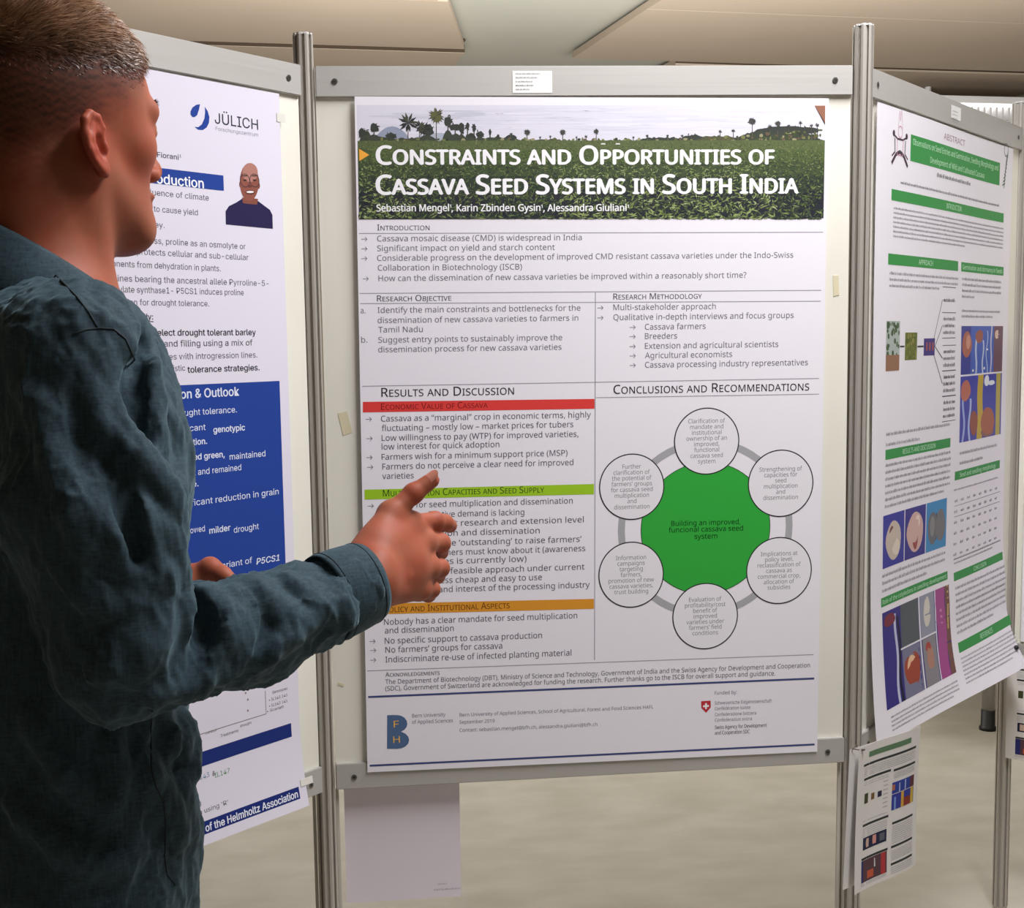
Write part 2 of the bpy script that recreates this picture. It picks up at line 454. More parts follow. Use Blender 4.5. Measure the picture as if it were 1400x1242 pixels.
# ------------------------------------------------------------------ centre poster
INK = (70, 68, 84); GREY = (112, 110, 126); RULE = (150, 150, 160)
cs = Sheet(PL, 0.0, bulge=lambda s, z: (0.0005*np.sin(s*3+1)+0.0005*np.sin(z*2.5+s)+0.0010, 0*s), off=0.0135)
pc = empty('cassava_poster', (PL[0]+0.085, -0.0135, 0.667))
tag(pc, 'white research poster on cassava seed systems with green circle diagram and field photograph', 'poster')
set_mw(pc)
sA, sB, zT_, zB_ = 0.0852, 0.9262, 1.8562, 0.667
# px -> poster plane through the four measured corners (the sheet hangs 0.4 degrees askew)
def homog(src, dst):
    A = []; b = []
    for (x, y), (u, v) in zip(src, dst):
        A += [[x, y, 1, 0, 0, 0, -u*x, -u*y], [0, 0, 0, x, y, 1, -v*x, -v*y]]; b += [u, v]
    return np.append(np.linalg.solve(np.array(A), np.array(b)), 1).reshape(3, 3)
rc = radians(-0.44)
def cpt(u, v): return (sA+u*cos(rc)+v*sin(rc), zT_+u*sin(rc)-v*cos(rc))
Hc = homog([(484, 131), (1136, 134), (1114, 1027), (505, 1059)], [cpt(0, 0), cpt(.841, 0), cpt(.841, 1.189), cpt(0, 1.189)])
def c(px, py):
    p = Hc@np.array([px, py, 1.0]); return (p[0]/p[2], p[1]/p[2])
def crn(g):
    out = []
    for a, b in g:
        u = (a-sA)/(sB-sA); v = (zT_-b)/(zT_-zB_); out.append(cpt(u*.841, v*1.189))
    return out
sheet_mesh('paper_sheet', cs, sA, sB, zB_, zT_, paper_m, pc, 24, 34, corner=crn)
TLT = math.tan(rc)

def ctext(p, t, x0, y0, x1, h, col, layer=2, bold=0.0, small=False, dy=None):
    a = c(x0, y0)
    # right end: same printed line, so follow the poster's own horizontal
    y1 = y0
    for _ in range(3):
        b = c(x1, y1); y1 += (b[1]-(a[1]+(b[0]-a[0])*TLT))/0.00130
    b = c(x1, y1); hh = abs(c(x0, y0-h)[1]-a[1])
    p.text(t, a[0], b[0], a[1], hh, col, layer, bold, small, tilt=TLT)
def quad(p, pts, col, layer=1, n=12):
    """px corners TL TR BR BL -> gridded quad"""
    tl, tr, br, bl = [np.array(c(*q_)) for q_ in pts]
    g = []; 
    for j in range(n+1):
        for i in range(n+1):
            u, v = i/n, j/n; g.append(tuple((tl*(1-u)+tr*u)*(1-v)+(bl*(1-u)+br*u)*v))
    p.add(g, [[j*(n+1)+i, (j+1)*(n+1)+i, (j+1)*(n+1)+i+1, j*(n+1)+i+1] for j in range(n) for i in range(n)], col, layer)

# --- field photograph: sky, far trees and palms, rows of cassava leaves
ph = Print(cs)
quad(ph, [(487.5, 143), (1131, 144), (1127.5, 299.5), (491, 302)], (222, 220, 232), 1)
for _ in range(110):            # streaks of cloud
    x = random.uniform(490, 1100); y = random.uniform(146, 184); w = random.uniform(25, 120); hh = random.uniform(.6, 2.2)
    if x+w > 1128: continue
    tcol = random.choice([(226, 224, 236), (228, 226, 237), (217, 216, 229), (219, 217, 230), (224, 222, 234)])
    if x < 640 and y < 165: tcol = random.choice([(208, 208, 220), (200, 202, 215), (213, 212, 224)])
    pts = [c(x+w/2+w/2*cos(k*pi/6), y+hh*sin(k*pi/6)) for k in range(12)]
    ph.poly(pts[::-1], tcol, 2)
def mound(x0, x1, yb, ht, col, layer, rough=1.0, base=196):
    x0 = max(x0, 490); x1 = min(x1, 1129.5); n = max(4, int((x1-x0)/3)); top = []
    for i in range(n+1):
        u = i/n; top.append((x0+(x1-x0)*u, yb-ht*math.sin(pi*u)**0.8-random.uniform(0, rough)))
    for i in range(n):
        a, b = top[i], top[i+1]
        ph.poly([c(a[0], base), c(b[0], base), c(*b), c(*a)], col, layer)
mound(512, 560, 190, 17, (150, 158, 178), 3, 0.4)
mound(560, 640, 192, 10, (176, 182, 196), 3, 0.4)
for x0, x1, ht in ((488, 510, 16), (500, 545, 8), (520, 600, 6), (590, 700, 5), (640, 720, 7), (690, 800, 4), (780, 900, 3), (860, 960, 7), (930, 1040, 9), (1000, 1131, 20)):
    mound(x0, x1, 196, ht, random.choice([(70, 76, 58), (84, 86, 62), (62, 68, 60)]), 4, 2.5)
def blob(x, y, rx, ry, col, layer, n=11, j=0.35):
    pts = [(x+rx*cos(2*pi*k/n)*random.uniform(1-j, 1+j*0.3), y+ry*sin(2*pi*k/n)*random.uniform(1-j, 1+j*0.3)) for k in range(n)]
    ph.poly([c(*p) for p in pts][::-1], col, layer)
def blade(x, y, ang, L, w, col, layer):
    dx, dy = cos(ang)*L, sin(ang)*L; nx, ny = -sin(ang)*w, cos(ang)*w
    ph.poly([c(x, y), c(x+dx*.5+nx, y+dy*.5+ny), c(x+dx, y+dy), c(x+dx*.5-nx, y+dy*.5-ny)][::-1], col, layer)
def palm(x, y, r, base=196, col=(58, 60, 54), fan=False):
    ph.poly([c(x-.7, base), c(x+.7, base), c(x+.4, y), c(x-.4, y)], (92, 86, 78), 5)
    for k in range(16 if fan else 11):
        a = 2*pi*k/(16 if fan else 11)+random.uniform(-.2, .2)
        blade(x, y, a, r*random.uniform(.8, 1.1), r*.13, random.choice([col, (72, 74, 60), (48, 50, 50)]), 6)
    if fan: blob(x, y, r*.75, r*.75, col, 6)
palm(558, 168, 15); palm(580, 176, 11); palm(597, 158, 12, col=(98, 98, 64), fan=True); palm(574, 172, 9)
for x, y, rx, ry in ((511, 175, 7, 8), (495, 182, 7, 7), (535, 186, 8, 5), (584, 178, 11, 9), (613, 166, 6, 9), (623, 174, 9, 6), (632, 175, 5, 8), (640, 173, 3, 6), (649, 175, 3, 6), (657, 184, 6, 5), (645, 186, 5, 4), (671, 181, 2, 5), (682, 187, 2, 4), (700, 188, 9, 4), (1075, 176, 40, 4), (1105, 178, 22, 5), (948, 188, 14, 4)):
    blob(x, y, rx, ry, (62, 66, 62), 5)
    ph.poly([c(x-.9, 195), c(x+.9, 195), c(x+.7, y), c(x-.7, y)], (72, 70, 64), 5)
    mound(x-rx*1.5, x+rx*1.5, 196, max(3, (196-y)*.55), (66, 72, 60), 5, 2.2)
    for _ in range(10): blade(x+random.uniform(-rx, rx)*.6, y+random.uniform(-ry, ry)*.6, random.uniform(0, 6.3), min(rx, ry)*.9, .9, (58, 62, 56), 6)
for x, y, r in ((722, 181, 5), (771, 181, 5), (817, 180, 4.5), (1031, 166, 6.5), (1066, 169, 5), (1055, 173, 3.5), (1081, 173, 3.5), (987, 180, 3), (1005, 179, 3), (1097, 168, 3), (1112, 172, 3), (1120, 171, 3.5), (887, 186, 2.5), (868, 188, 2), (915, 186, 2.5), (803, 187, 2.5), (754, 187, 2), (740, 188, 2), (790, 188, 2), (700, 184, 3), (935, 186, 2.5)):
    palm(x, y, r, fan=r > 4, col=(74, 74, 72))
for _ in range(300):
    x = random.uniform(489, 1129); yy = 193-13*max(0, (x-960)/170)
    x = min(max(x, 494), 1124)
    blob(x, yy+random.uniform(-3, 8), random.uniform(1.5, 4), random.uniform(1.2, 3.2), random.choice([(92, 98, 60), (120, 124, 78), (70, 80, 52), (150, 146, 110), (58, 66, 52), (104, 88, 70)]), 7, 7)
# ground of the field, then leaves row upon row, smaller towards the horizon
quad(ph, [(488.6, 193), (1130.2, 192), (1127.5, 299.5), (491, 302)], (82, 94, 66), 7, 14)
for (ya, yb, cc) in ((193, 206, (92, 104, 66)), (206, 222, (82, 98, 58)), (222, 242, (68, 82, 54)), (242, 262, (54, 64, 52)), (262, 300, (44, 46, 54))):
    quad(ph, [(488.6+(ya-193)*.022, ya), (1130.2-(ya-193)*.025, ya-(1 if ya < 200 else 0)), (1130.2-(yb-193)*.025, min(yb, 299.5)), (488.6+(yb-193)*.022, yb+(2 if yb == 300 else 0))], cc, 8, 10)
GR = [(68, 82, 50), (84, 102, 56), (62, 76, 52), (102, 120, 64), (54, 66, 52), (78, 92, 64), (130, 144, 90), (90, 98, 78)]
DK = [(40, 44, 50), (46, 50, 52), (38, 40, 50), (50, 58, 50)]
nl = 11000
for i in range(nl):
    t = (i/nl)**1.15
    y0 = 194+t*108
    x = random.uniform(490+t, 1128-t)
    sc_ = 1.15+t*3.9
    dark = random.random() < (0.12+0.42*t)
    col = random.choice(DK if dark else GR)
    if t < .35 and not dark: col = random.choice([(96, 112, 62), (62, 76, 46), (124, 138, 82), (48, 58, 42), (84, 84, 66), (140, 148, 100)])
    if (x > 760 and x < 1060 or x < 560) and t > .3 and random.random() < .25: col = random.choice([(146, 160, 100), (166, 178, 124), (128, 146, 82)])
    L = sc_*random.uniform(1.2, 2.6); a = random.uniform(-pi, pi) if t < .3 else random.choice([random.uniform(-.6, .9), random.uniform(1.0, 2.3), random.uniform(2.2, 3.7)])
    x2, y2 = x+cos(a)*L, y0+sin(a)*L
    y2 = min(max(y2, 190), 300.5); x2 = min(max(x2, 490.5), 1127.5); y0 = min(max(y0, 196), 300.5)
    L = math.hypot(x2-x, y2-y0); a = math.atan2(y2-y0, x2-x)
    if L > .5: blade(x, y0, a, L, sc_*.22, col, 9.2+t*2.5)
ph.poly([c(1116.5, 144), c(1131, 144), c(1130.6, 168)][::-1], (150, 104, 84), 9); ph.poly([c(1116.5, 144), c(1119, 144), c(1130.6, 168), c(1130.6, 171)][::-1], (60, 44, 44), 9)
for x, y in ((823, 198), (843, 198)): ph.poly([c(x, y), c(x+7, y), c(x+6, y-1.8), c(x+1, y-1.8)], (226, 226, 222), 12)
ph.build('field_photograph', pc)

ti = Print(cs)
WHT = (250, 249, 252)
ctext(ti, 'Constraints and Opportunities of', 515, 225.6, 1060, 25.5, WHT, 13, 0.05, True)
ctext(ti, 'Cassava Seed Systems in South India', 515, 267.3, 1092.5, 26.5, WHT, 13, 0.05, True)
ti.build('title_lettering', pc)
au = Print(cs); ctext(au, 'Sebastian Mengel', 515, 291, 614.5, 9.5, WHT, 13, 0.03)
ctext(au, ', Karin Zbinden Gysin', 618, 290.8, 740, 9.5, WHT, 13, 0.03); ctext(au, ', Alessandra Giuliani', 744, 290.6, 858, 9.5, WHT, 13, 0.03)
for x_ in (615.5, 741, 859.5): ctext(au, '1', x_, 286, x_+2, 4.6, WHT, 13, 0.03)
au.build('author_lettering', pc)
tr_ = Print(cs); tr_.poly([c(490.5, 204), c(491, 221), c(504.5, 212.5)], (246, 172, 66), 13); tr_.build('orange_arrow_mark', pc)

rl = Print(cs)
bt = Print(cs).build('body_text', pc)
def rule(x0, y0, x1, y1, w=0.0011, col=RULE): rl.line(c(x0, y0), c(x1, y1), w, col, 2, 10)
rule(491, 321.5, 1127, 319); rule(492, 404.5, 1124, 399); rule(493, 418.5, 1123, 414); rule(496, 532.5, 1120, 520)
rule(816, 547.3, 1120, 541.5); rule(504, 921.5, 1110, 896); rule(815.5, 402.5, 813.3, 905, 0.0011, (120, 124, 136))
hd = Print(cs).build('section_heading', pc); ctext(hd, 'Introduction', 516, 317.3, 588, 8.2, INK, 2, 0.0, True)
hd = Print(cs).build('section_heading', pc); ctext(hd, 'Research Objective', 516, 415.5, 618, 8.2, INK, 2, 0.004, True)
hd = Print(cs).build('section_heading', pc); ctext(hd, 'Research Methodology', 840, 412.3, 961, 8.2, INK, 2, 0.004, True)
hd = Print(cs).build('section_heading', pc); ctext(hd, 'Results and Discussion', 522.5, 547, 704, 12.2, (38, 36, 44), 2, 0.004, True)
hd = Print(cs).build('section_heading', pc); ctext(hd, 'Conclusions and Recommendations', 840, 542, 1106.5, 12.2, (38, 36, 44), 2, 0.004, True)
hd = Print(cs).build('section_heading', pc); ctext(hd, 'Acknowledgements', 529, 929.5, 603, 6, INK, 2, 0.004, True)
def arrow(x, y):
    a, b = c(x, y-3), c(x+8, y-3.2)
    bt.line(a, b, 0.0009, GREY, 2); t = c(x+5.2, y-6); u = c(x+5.2, y-0.2)
    bt.line(t, b, 0.0009, GREY, 2); bt.line(u, b, 0.0009, GREY, 2)
L1 = [('Cassava mosaic disease (CMD) is widespread in India', 516, 332.5, 797, 1), ('Significant impact on yield and starch content', 516, 346, 760, 1),
      ('Considerable progress on the development of improved CMD resistant cassava varieties under the Indo-Swiss', 516, 359.5, 1086, 1),
      ('Collaboration in Biotechnology (ISCB)', 517, 373, 715, 0), ('How can the dissemination of new cassava varieties be improved within a reasonably short time?', 518, 387.5, 1022, 1),
      ('Identify the main constraints and bottlenecks for the', 517, 431.5, 795, 0), ('dissemination of new cassava varieties to farmers in', 517, 445.5, 792, 0), ('Tamil Nadu', 518, 458.5, 579, 0),
      ('Suggest entry points to sustainably improve the', 518, 472.5, 770, 0), ('dissemination process for new cassava varieties', 518, 485.8, 769, 0),
      ('Multi-stakeholder approach', 840, 427, 980, 1), ('Qualitative in-depth interviews and focus groups', 840, 440.7, 1086, 1)]
for i_, (t, x0, y, x1, ar) in enumerate(L1):
    if i_ in (5, 10): bt = Print(cs).build('body_text', pc)
    ctext(bt, t, x0, y, x1, 7.9, GREY, 2)
    if ar: arrow(x0-22, y)
for t, y, x1 in (('Cassava farmers', 453.7, 966), ('Breeders', 466.5, 927), ('Extension and agricultural scientists', 480, 1065), ('Agricultural economists', 493, 1002), ('Cassava processing industry representatives', 506, 1105)):
    ctext(bt, t, 883, y, x1, 7.9, GREY, 2); arrow(862, y)
ctext(bt, 'a.', 493.5, 432, 500, 7.9, GREY); ctext(bt, 'b.', 494.5, 472.5, 503, 7.9, GREY)
D = (84, 82, 98)
L2 = [('Cassava as a “marginal” crop in economic terms, highly', 522, 581, 809, 1), ('fluctuating – mostly low – market prices for tubers', 523, 594, 785, 0),
      ('Low willingness to pay (WTP) for improved varieties,', 523, 607.5, 792, 1), ('low interest for quick adoption', 523, 619.5, 684, 0),
      ('Farmers wish for a minimum support price (MSP)', 523, 633.5, 777, 1), ('Farmers do not perceive a clear need for improved', 524, 646.8, 785, 1), ('varieties', 524, 659.8, 567, 0),
      ('Support for seed multiplication and dissemination', 525, 700, 784, 1), ('exists, but effective demand is lacking', 525, 714, 718, 0),
      ('Low capacities at research and extension level', 526, 726.5, 799, 1), ('for multiplication and dissemination', 526, 740, 739, 0),
      ('Varieties must be ‘outstanding’ to raise farmers’', 526, 753.5, 796, 1), ('interest and farmers must know about it (awareness', 526, 766.5, 801, 0), ('of new varieties is currently low)', 526, 778.5, 721, 0),
      ('Certification no feasible approach under current', 526, 792, 800, 1), ('conditions unless cheap and easy to use', 527, 804.5, 742, 0), ('Commitment and interest of the processing industry', 527, 817, 807, 1),
      ('Nobody has a clear mandate for seed multiplication', 527, 859, 790, 1), ('and dissemination', 528, 870.5, 622, 0), ('No specific support to cassava production', 528, 884.5, 742, 1),
      ('No farmers’ groups for cassava', 529, 896.8, 688, 1), ('Indiscriminate re-use of infected planting material', 529, 910, 782, 1)]
for i_, (t, x0, y, x1, ar) in enumerate(L2):
    if i_ in (0, 7, 17): bt = Print(cs).build('body_text', pc)
    ctext(bt, t, x0, y, x1, 8.0, D, 2)
    if ar: arrow(x0-21, y)
bt = Print(cs).build('body_text', pc); ctext(bt, 'The Department of Biotechnology (DBT), Ministry of Science and Technology, Government of India and the Swiss Agency for Development and Cooperation', 529, 939.3, 1105, 6.2, D)
ctext(bt, '(SDC), Government of Switzerland are acknowledged for funding the research. Further thanks go to the ISCB for overall support and guidance.', 529, 948.5, 1058, 6.2, D)
rl.build('ruled_lines', pc)
for nm, pts, col in (('red_heading_bar', [(497, 554), (814, 549), (814, 562.5), (497, 568.5)], (226, 66, 62)), ('green_heading_bar', [(499.5, 674.5), (813, 665.5), (813, 679.5), (500, 688)], (160, 204, 42)), ('orange_heading_bar', [(502, 830.5), (812.6, 822), (812.6, 835.5), (502.5, 845)], (224, 152, 48))):
    b_ = Print(cs); quad(b_, pts, col, 2)
    if nm[0] == 'r': ctext(b_, 'Economic Value of Cassava', 522, 564.8, 668, 8.6, (130, 20, 26), 3, 0.004, True)
    if nm[0] == 'g': ctext(b_, 'Multiplication Capacities and Seed Supply', 525, 683.8, 745, 9, (44, 66, 20), 3, 0.004, True)
    if nm[0] == 'o': ctext(b_, 'Policy and Institutional Aspects', 527, 842, 698, 9, (104, 56, 14), 3, 0.004, True)
    b_.build(nm, pc)
# circle diagram
dg_ = Print(cs); ctr = c(965, 725.5); ctr = (ctr[0], ctr[1])
def rad(x, y, r): a = c(x-r, y); b = c(x+r, y); return abs(b[0]-a[0])/2
dg_.ring(ctr, rad(965, 725, 114), rad(965, 725, 4.6)*2, (172, 172, 176), 2)
dg_.build('grey_link_ring', pc)
gd = Print(cs); R1 = rad(965, 725, 88)
gd.disc(ctr, R1, (26, 34, 30), 3, 72); gd.disc(ctr, R1-0.0012, (52, 172, 64), 4, 72)
for i, t in enumerate(('Building an improved,', 'funcional cassava seed', 'system')):
    y = (721.5, 730.5, 739.5)[i]; w = (94, 101, 31)[i]; ctext(gd, t, 965-w/2, y+(0.8 if i < 2 else .3), 965+w/2, 6.8, (10, 66, 20), 5, 0.008)
gd.build('green_disc', pc)
CIRC = [((966.7, 606.5), 'Clarification of|mandate and|institutional|ownership of an|improved,|functional|cassava seed|system'),
        ((1067, 663.7), 'Strengthening of|capacities for|seed|multiplication|and|dissemination'),
        ((1064, 782.4), 'Implications at|policy level,|reclassification of|cassava as|commercial crop,|allocation of|subsidies'),
        ((963.6, 844.8), 'Evaluation of|profitability/cost|benefit of|improved|varieties under|farmers’ field|conditions'),
        ((863.3, 789), 'Information|campaigns|targeting|farmers,|promotion of new|cassava varieties,|trust building'),
        ((864.5, 669.2), 'Further|clarification of|the potential of|farmers’ groups|for cassava seed|multiplication|and|dissemination')]
for (cc, t) in CIRC:
    p = Print(cs); o_ = c(*cc); r_ = rad(cc[0], cc[1], 44.5)
    p.disc(o_, r_, (40, 38, 44), 5, 64); p.disc(o_, r_-0.0021, (238, 235, 241), 6, 64)
    ls = t.split('|'); dz = 0.0104
    for i, l in enumerate(ls):
        z = o_[1]+(len(ls)/2-i-0.5)*dz-0.0035
        p.text(l, o_[0]-r_, o_[0]+r_, z, 0.0078, (120, 116, 122), 7, 0, False, TLT*0, 'center')
    p.build('circle_node', pc)
# foot of the poster
ft = Print(cs)
for (a, b, w) in (((505.5, 957), (1110.5, 928.3), 0.0036), ((508, 1050), (1110.5, 1017.3), 0.0036)): ft.line(c(*a), c(*b), w, (66, 78, 128), 2, 12)
ft.build('blue_rules', pc)
lg = Print(cs)
B = (82, 108, 146)
lg.poly([c(531.5, 981.5), c(531.5, 1027), c(537, 1027), c(537, 981.3)], B, 2)
def dshape(cx_, y0, y1, xr):
    pts = [(537, y0), (545, y0)]
    for k in range(9): a = -pi/2+pi*k/8; pts.append((545+(xr-545)*cos(a), (y0+y1)/2+(y1-y0)/2*sin(a)))
    pts += [(537, y1)]
    lg.poly([c(*p) for p in pts][::-1], B, 2)
dshape(0, 981.2, 1004.5, 559); dshape(0, 1003, 1027, 561.5)
ctext(lg, 'F', 540.5, 998, 547.5, 9, (236, 186, 92), 4, 0.01); ctext(lg, 'H', 540, 1019, 549, 9, (236, 186, 92), 4, 0.01)
lg.build('letter_b_logo', pc)
G2 = (120, 118, 138)
for t, x0, y, x1, hh, col, bo in (('Bern University', 565.5, 984.5, 611, 5, G2, 0), ('of Applied Sciences', 565.5, 993, 621, 5, G2, 0),
    ('Bern University of Applied Sciences, School of Agricultural, Forest and Food Sciences HAFL', 630, 982.8, 893, 4.6, G2, 0), ('September 2019', 630, 992.5, 677.6, 4.6, G2, 0),
    ('Contact: sebastian.mengel@bfh.ch, alessandra.giuliani@bfh.ch', 630, 1003.5, 817, 4.6, G2, 0), ('Funded by:', 976, 951, 1006, 4.6, G2, 0),
    ('Schweizerische Eidgenossenschaft', 976, 964.5, 1053, 4.4, G2, 0), ('Confédération suisse', 976, 972, 1024, 4.4, G2, 0), ('Confederazione Svizzera', 976, 980, 1032, 4.4, G2, 0), ('Confederaziun svizra', 976, 987.5, 1026, 4.4, G2, 0),
    ('Swiss Agency for Development', 976, 997.5, 1046, 4.8, (60, 58, 74), 0.005), ('and Cooperation SDC', 976, 1005, 1023, 4.8, (60, 58, 74), 0.005)):
    if t in ('Bern University', 'Bern University of Applied Sciences, School of Agricultural, Forest and Food Sciences HAFL', 'Funded by:', 'Swiss Agency for Development'): f2 = Print(cs).build('footer_text', pc)
    ctext(f2, t, x0, y, x1, hh, col, 2, bo)
sd = Print(cs); RD = (196, 52, 64)
sd.poly([c(957.5, 960), c(957.8, 969), c(964.3, 975.5), c(970.6, 968), c(970.4, 959)], RD, 2)
sd.poly([c(960.2, 965.6), c(960.2, 968), c(968, 967.4), c(968, 965)], WHT, 3); sd.poly([c(962.9, 962.6), c(962.9, 970.6), c(965.3, 970.4), c(965.3, 962.4)], WHT, 4)
sd.build('red_shield_crest', pc)
tg = Print(cs)
# ------------------------------------------------------------------ blue poster on the left panel
ls_ = Sheet(PL, q, bulge=lambda s, z: (0.0015*np.sin(s*9)+0.001+0.018*np.clip((0.80-z)/0.17, 0, 1)**2*np.clip((s+0.9)/0.8, 0, 1), 0*s), off=0.0135)
pl_ = empty('barley_poster', (PL[0]-0.35, -0.37, 0.63)); tag(pl_, 'white and blue research poster on drought tolerant barley, half hidden behind the man', 'poster'); set_mw(pl_)
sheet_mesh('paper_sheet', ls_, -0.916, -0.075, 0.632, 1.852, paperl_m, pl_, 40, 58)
BL = (34, 66, 150); BLD = (24, 44, 116)
def lpt(x, y): return ls_.at(x, y)
lt = Print(ls_); lb = Print(ls_)
def ltext(p, t, x1, y, hpx, col, layer=2, bold=0.0, cw=.5, shear=0.0):
    cw_ = cw*hpx*(0.98 if bold > .008 else 1.0)
    a = lpt(x1, y); b = lpt(x1, y-hpx); h = b[1]-a[1]; s0 = lpt(x1-len(t)*cw_, y)[0]
    p.text(t, s0, a[0], a[1], h*.92, col, layer, bold, False, 0, 'fit', shear)
T_ = (92, 88, 98)
for t, x1, y, hp, b_ in (('F. Fiorani', 244, 218.6, 8.5, .006), ('1', 247.5, 215.5, 4.5, .006), ('influence of climate', 285.6, 274.5, 9.5, 0), ('expected to cause yield', 270.6, 294.5, 9.5, 0), ('losses in barley.', 224.5, 312, 9.5, 0),
    ('Under drought stress, proline as an osmolyte or', 336, 341, 9.5, 0), ('protectant protects cellular and sub-cellular', 340, 356, 9.5, 0), ('components from dehydration in plants.', 302, 371, 9.5, 0),
    ('Breeding lines bearing the ancestral allele Pyrroline-5-', 367.4, 391.5, 9.5, 0), ('carboxylate synthase1- P5CS1 induces proline', 333.6, 404, 9.5, 0), ('accumulation for drought tolerance.', 286, 419, 9.5, 0),
    ('Aim of the study:', 208.5, 437, 9.5, .012), ('select drought tolerant barley', 350, 458.3, 9.8, .012), ('ed set and filling using a mix of', 345.4, 472.4, 9.8, .003),
    ('genotypes with introgression lines.', 352, 489, 9.5, 0), ('mechanistic', 253, 507, 9.5, 0), ('tolerance strategies.', 355, 506.4, 9.8, .012), ('To find and', 204, 458.6, 9.5, 0)):
    ltext(lt, t, x1, y, hp, (40, 38, 48) if b_ > 0.005 else T_, 2, b_*2, .49)
a = lpt(176, 440); b = lpt(209, 440); lt.line((a[0], b[1]), b, 0.0012, (40, 38, 48), 2)
lt.build('body_text', pl_)
ib = Print(ls_); a = lpt(305.5, 240); b = lpt(305.5, 261)
ib.rect(-0.83, a[0], b[1], a[1], BL, 2); ltext(ib, 'Introduction', 278.5, 257.5, 16, WHT, 3, .03, .50); ib.build('introduction_bar', pl_)
bb = Print(ls_); a = lpt(381.8, 521); b = lpt(391.3, 787)
bb.rect(-0.83, (a[0]+b[0])/2, b[1], a[1], BL, 2)
for t, x1, y, hp, b_ in (('Conclusion & Outlook', 327, 541, 14.5, .0151), ('of drought tolerance.', 324, 564, 10, .003), ('significant', 281, 588, 10, .003), ('genotypic', 335, 588.5, 10, .016), ('seed abortion.', 283, 607, 10, .016),
    ('stayed green,', 307, 625, 10, .016), ('maintained', 363, 624, 10, .003), ('content and remained', 330, 643, 10, .003), ('active.', 271, 665, 10, .012), ('a significant reduction in grain', 381, 676, 10, .003),
    ('showed', 280, 726.5, 10, .003), ('milder', 315, 725.5, 10, .016), ('drought', 354, 723.5, 10, .003), ('a wild variant of', 345, 770, 10, .003), ('P5CS1', 382, 766.5, 10, .014), ('under low water', 351.5, 788, 10, .012)):
    ltext(bb, t, x1, y, hp, (226, 230, 244), 3, b_*2, .64 if t == 'P5CS1' else .49, 0.2 if t == 'P5CS1' else 0)
bb.build('blue_outlook_block', pl_)
lo = Print(ls_); a = lpt(397.8, 989); b = lpt(398, 1007.5)
lo.rect(-0.83, a[0], b[1], a[1], BLD, 2); lo.build('blue_divider_bar', pl_)
lo = Print(ls_); a = lpt(401.8, 1074.5); b = lpt(403, 1090)
lo.rect(-0.86, (a[0]+b[0])/2, b[1], a[1], BLD, 2); ltext(lo, 'Member of the Helmholtz Association', 400, 1088.5, 11.5, (235, 236, 246), 3, .03, 0.43); lo.build('blue_footer_bar', pl_)
ch = Print(ls_); a = lpt(366, 944); b = lpt(364, 976.5)
ch.line((b[0], a[1]), (b[0], b[1]), 0.0012, (130, 128, 130), 2); ch.line((b[0]-0.5, b[1]), (b[0], b[1]), 0.0012, (130, 128, 130), 2)
ltext(ch, 'Treatments', 326, 1001, 5, (70, 66, 70), 2, 0, .5); ltext(ch, 'drought', 344, 990, 4.5, (70, 66, 70), 2, 0, .5); ltext(ch, 'control', 296, 1000, 4.5, (90, 86, 90), 2, 0, .5)
for i, t in enumerate(('Genotypes', '• IL143 141', '• IL143 141', '• Scarlett')): ltext(ch, t, (393, 393, 393, 388)[i], (943, 952, 960, 968)[i], 4.6, (96, 92, 96), 2, 0, .5)
for x, y in ((339, 957), (339, 972), (336, 948)): z = lpt(x, y); ch.disc(z, 0.002, (150, 120, 120), 2, 8)
ch.build('line_chart', pl_)
l3 = Print(ls_); ltext(l3, 'IL143', 285, 1062, 8, (110, 140, 170), 2, 0, .52); ltext(l3, '&', 293.5, 1060, 8, (60, 60, 60), 2, 0, .52); ltext(l3, 'IL147', 313, 1056.5, 8, (90, 150, 100), 2, 0, .52)
ltext(l3, 'breeding', 272, 1100, 7.5, (80, 78, 84), 2, 0, .52); ltext(l3, "evaluation using 'R'", 308, 1099, 7.5, (80, 78, 84), 2, 0, .52); l3.build('small_print', pl_)
jl = Print(ls_)
def arcpoly(cx_, cy_, pts, col): jl.poly([lpt(x, y) for x, y in pts], col, 2)
arcpoly(0, 0, [(273.5, 142.5), (268, 143.5), (263, 147), (260.3, 152.5), (260.5, 157), (263, 160), (266, 160.2), (269.5, 157.5), (272, 150)], BL)
arcpoly(0, 0, [(280, 146), (284, 152), (286.3, 160), (285.8, 168), (282.5, 174.5), (277, 178), (271, 177.5), (266, 173.5), (271, 174), (276, 170), (279.5, 162), (280.5, 153)], BL)
a = lpt(294, 168.5); b = lpt(353, 176.5); h = lpt(320, 155)[1]-lpt(320, 171)[1]
jl.text('JÜLICH', a[0], b[0], a[1], h, (52, 54, 66), 2, 0.004, False, 0, 'fit')
a = lpt(295, 178.2); b = lpt(353, 185.5); jl.text('Forschungszentrum', a[0], b[0], a[1], h*.36, (150, 150, 160), 2, 0, False, 0, 'fit'); jl.build('research_centre_logo', pl_)
pp = Print(ls_)
def pe(x, y, rx, ry, col, layer, n=24): pp.poly([lpt(x+rx*cos(2*pi*k/n), y+ry*sin(2*pi*k/n)) for k in range(n)][::-1], col, layer)
pp.poly([lpt(*p) for p in [(309, 307), (308.5, 289), (313, 282), (323, 277), (331, 272), (353, 275), (361, 281), (369, 287), (372.5, 294), (373, 313)]][::-1], (40, 34, 76), 2)
pp.poly([lpt(*p) for p in [(331, 270), (333, 281), (342, 286), (351, 282), (353, 272)]], (132, 78, 64), 3)
pe(341, 249, 13, 26, (142, 84, 70), 4); pe(342, 236, 10.5, 13, (178, 124, 112), 5); pe(329.3, 252, 2, 4.5, (120, 66, 56), 4); pe(353.5, 254, 2, 4.5, (120, 66, 56), 4)
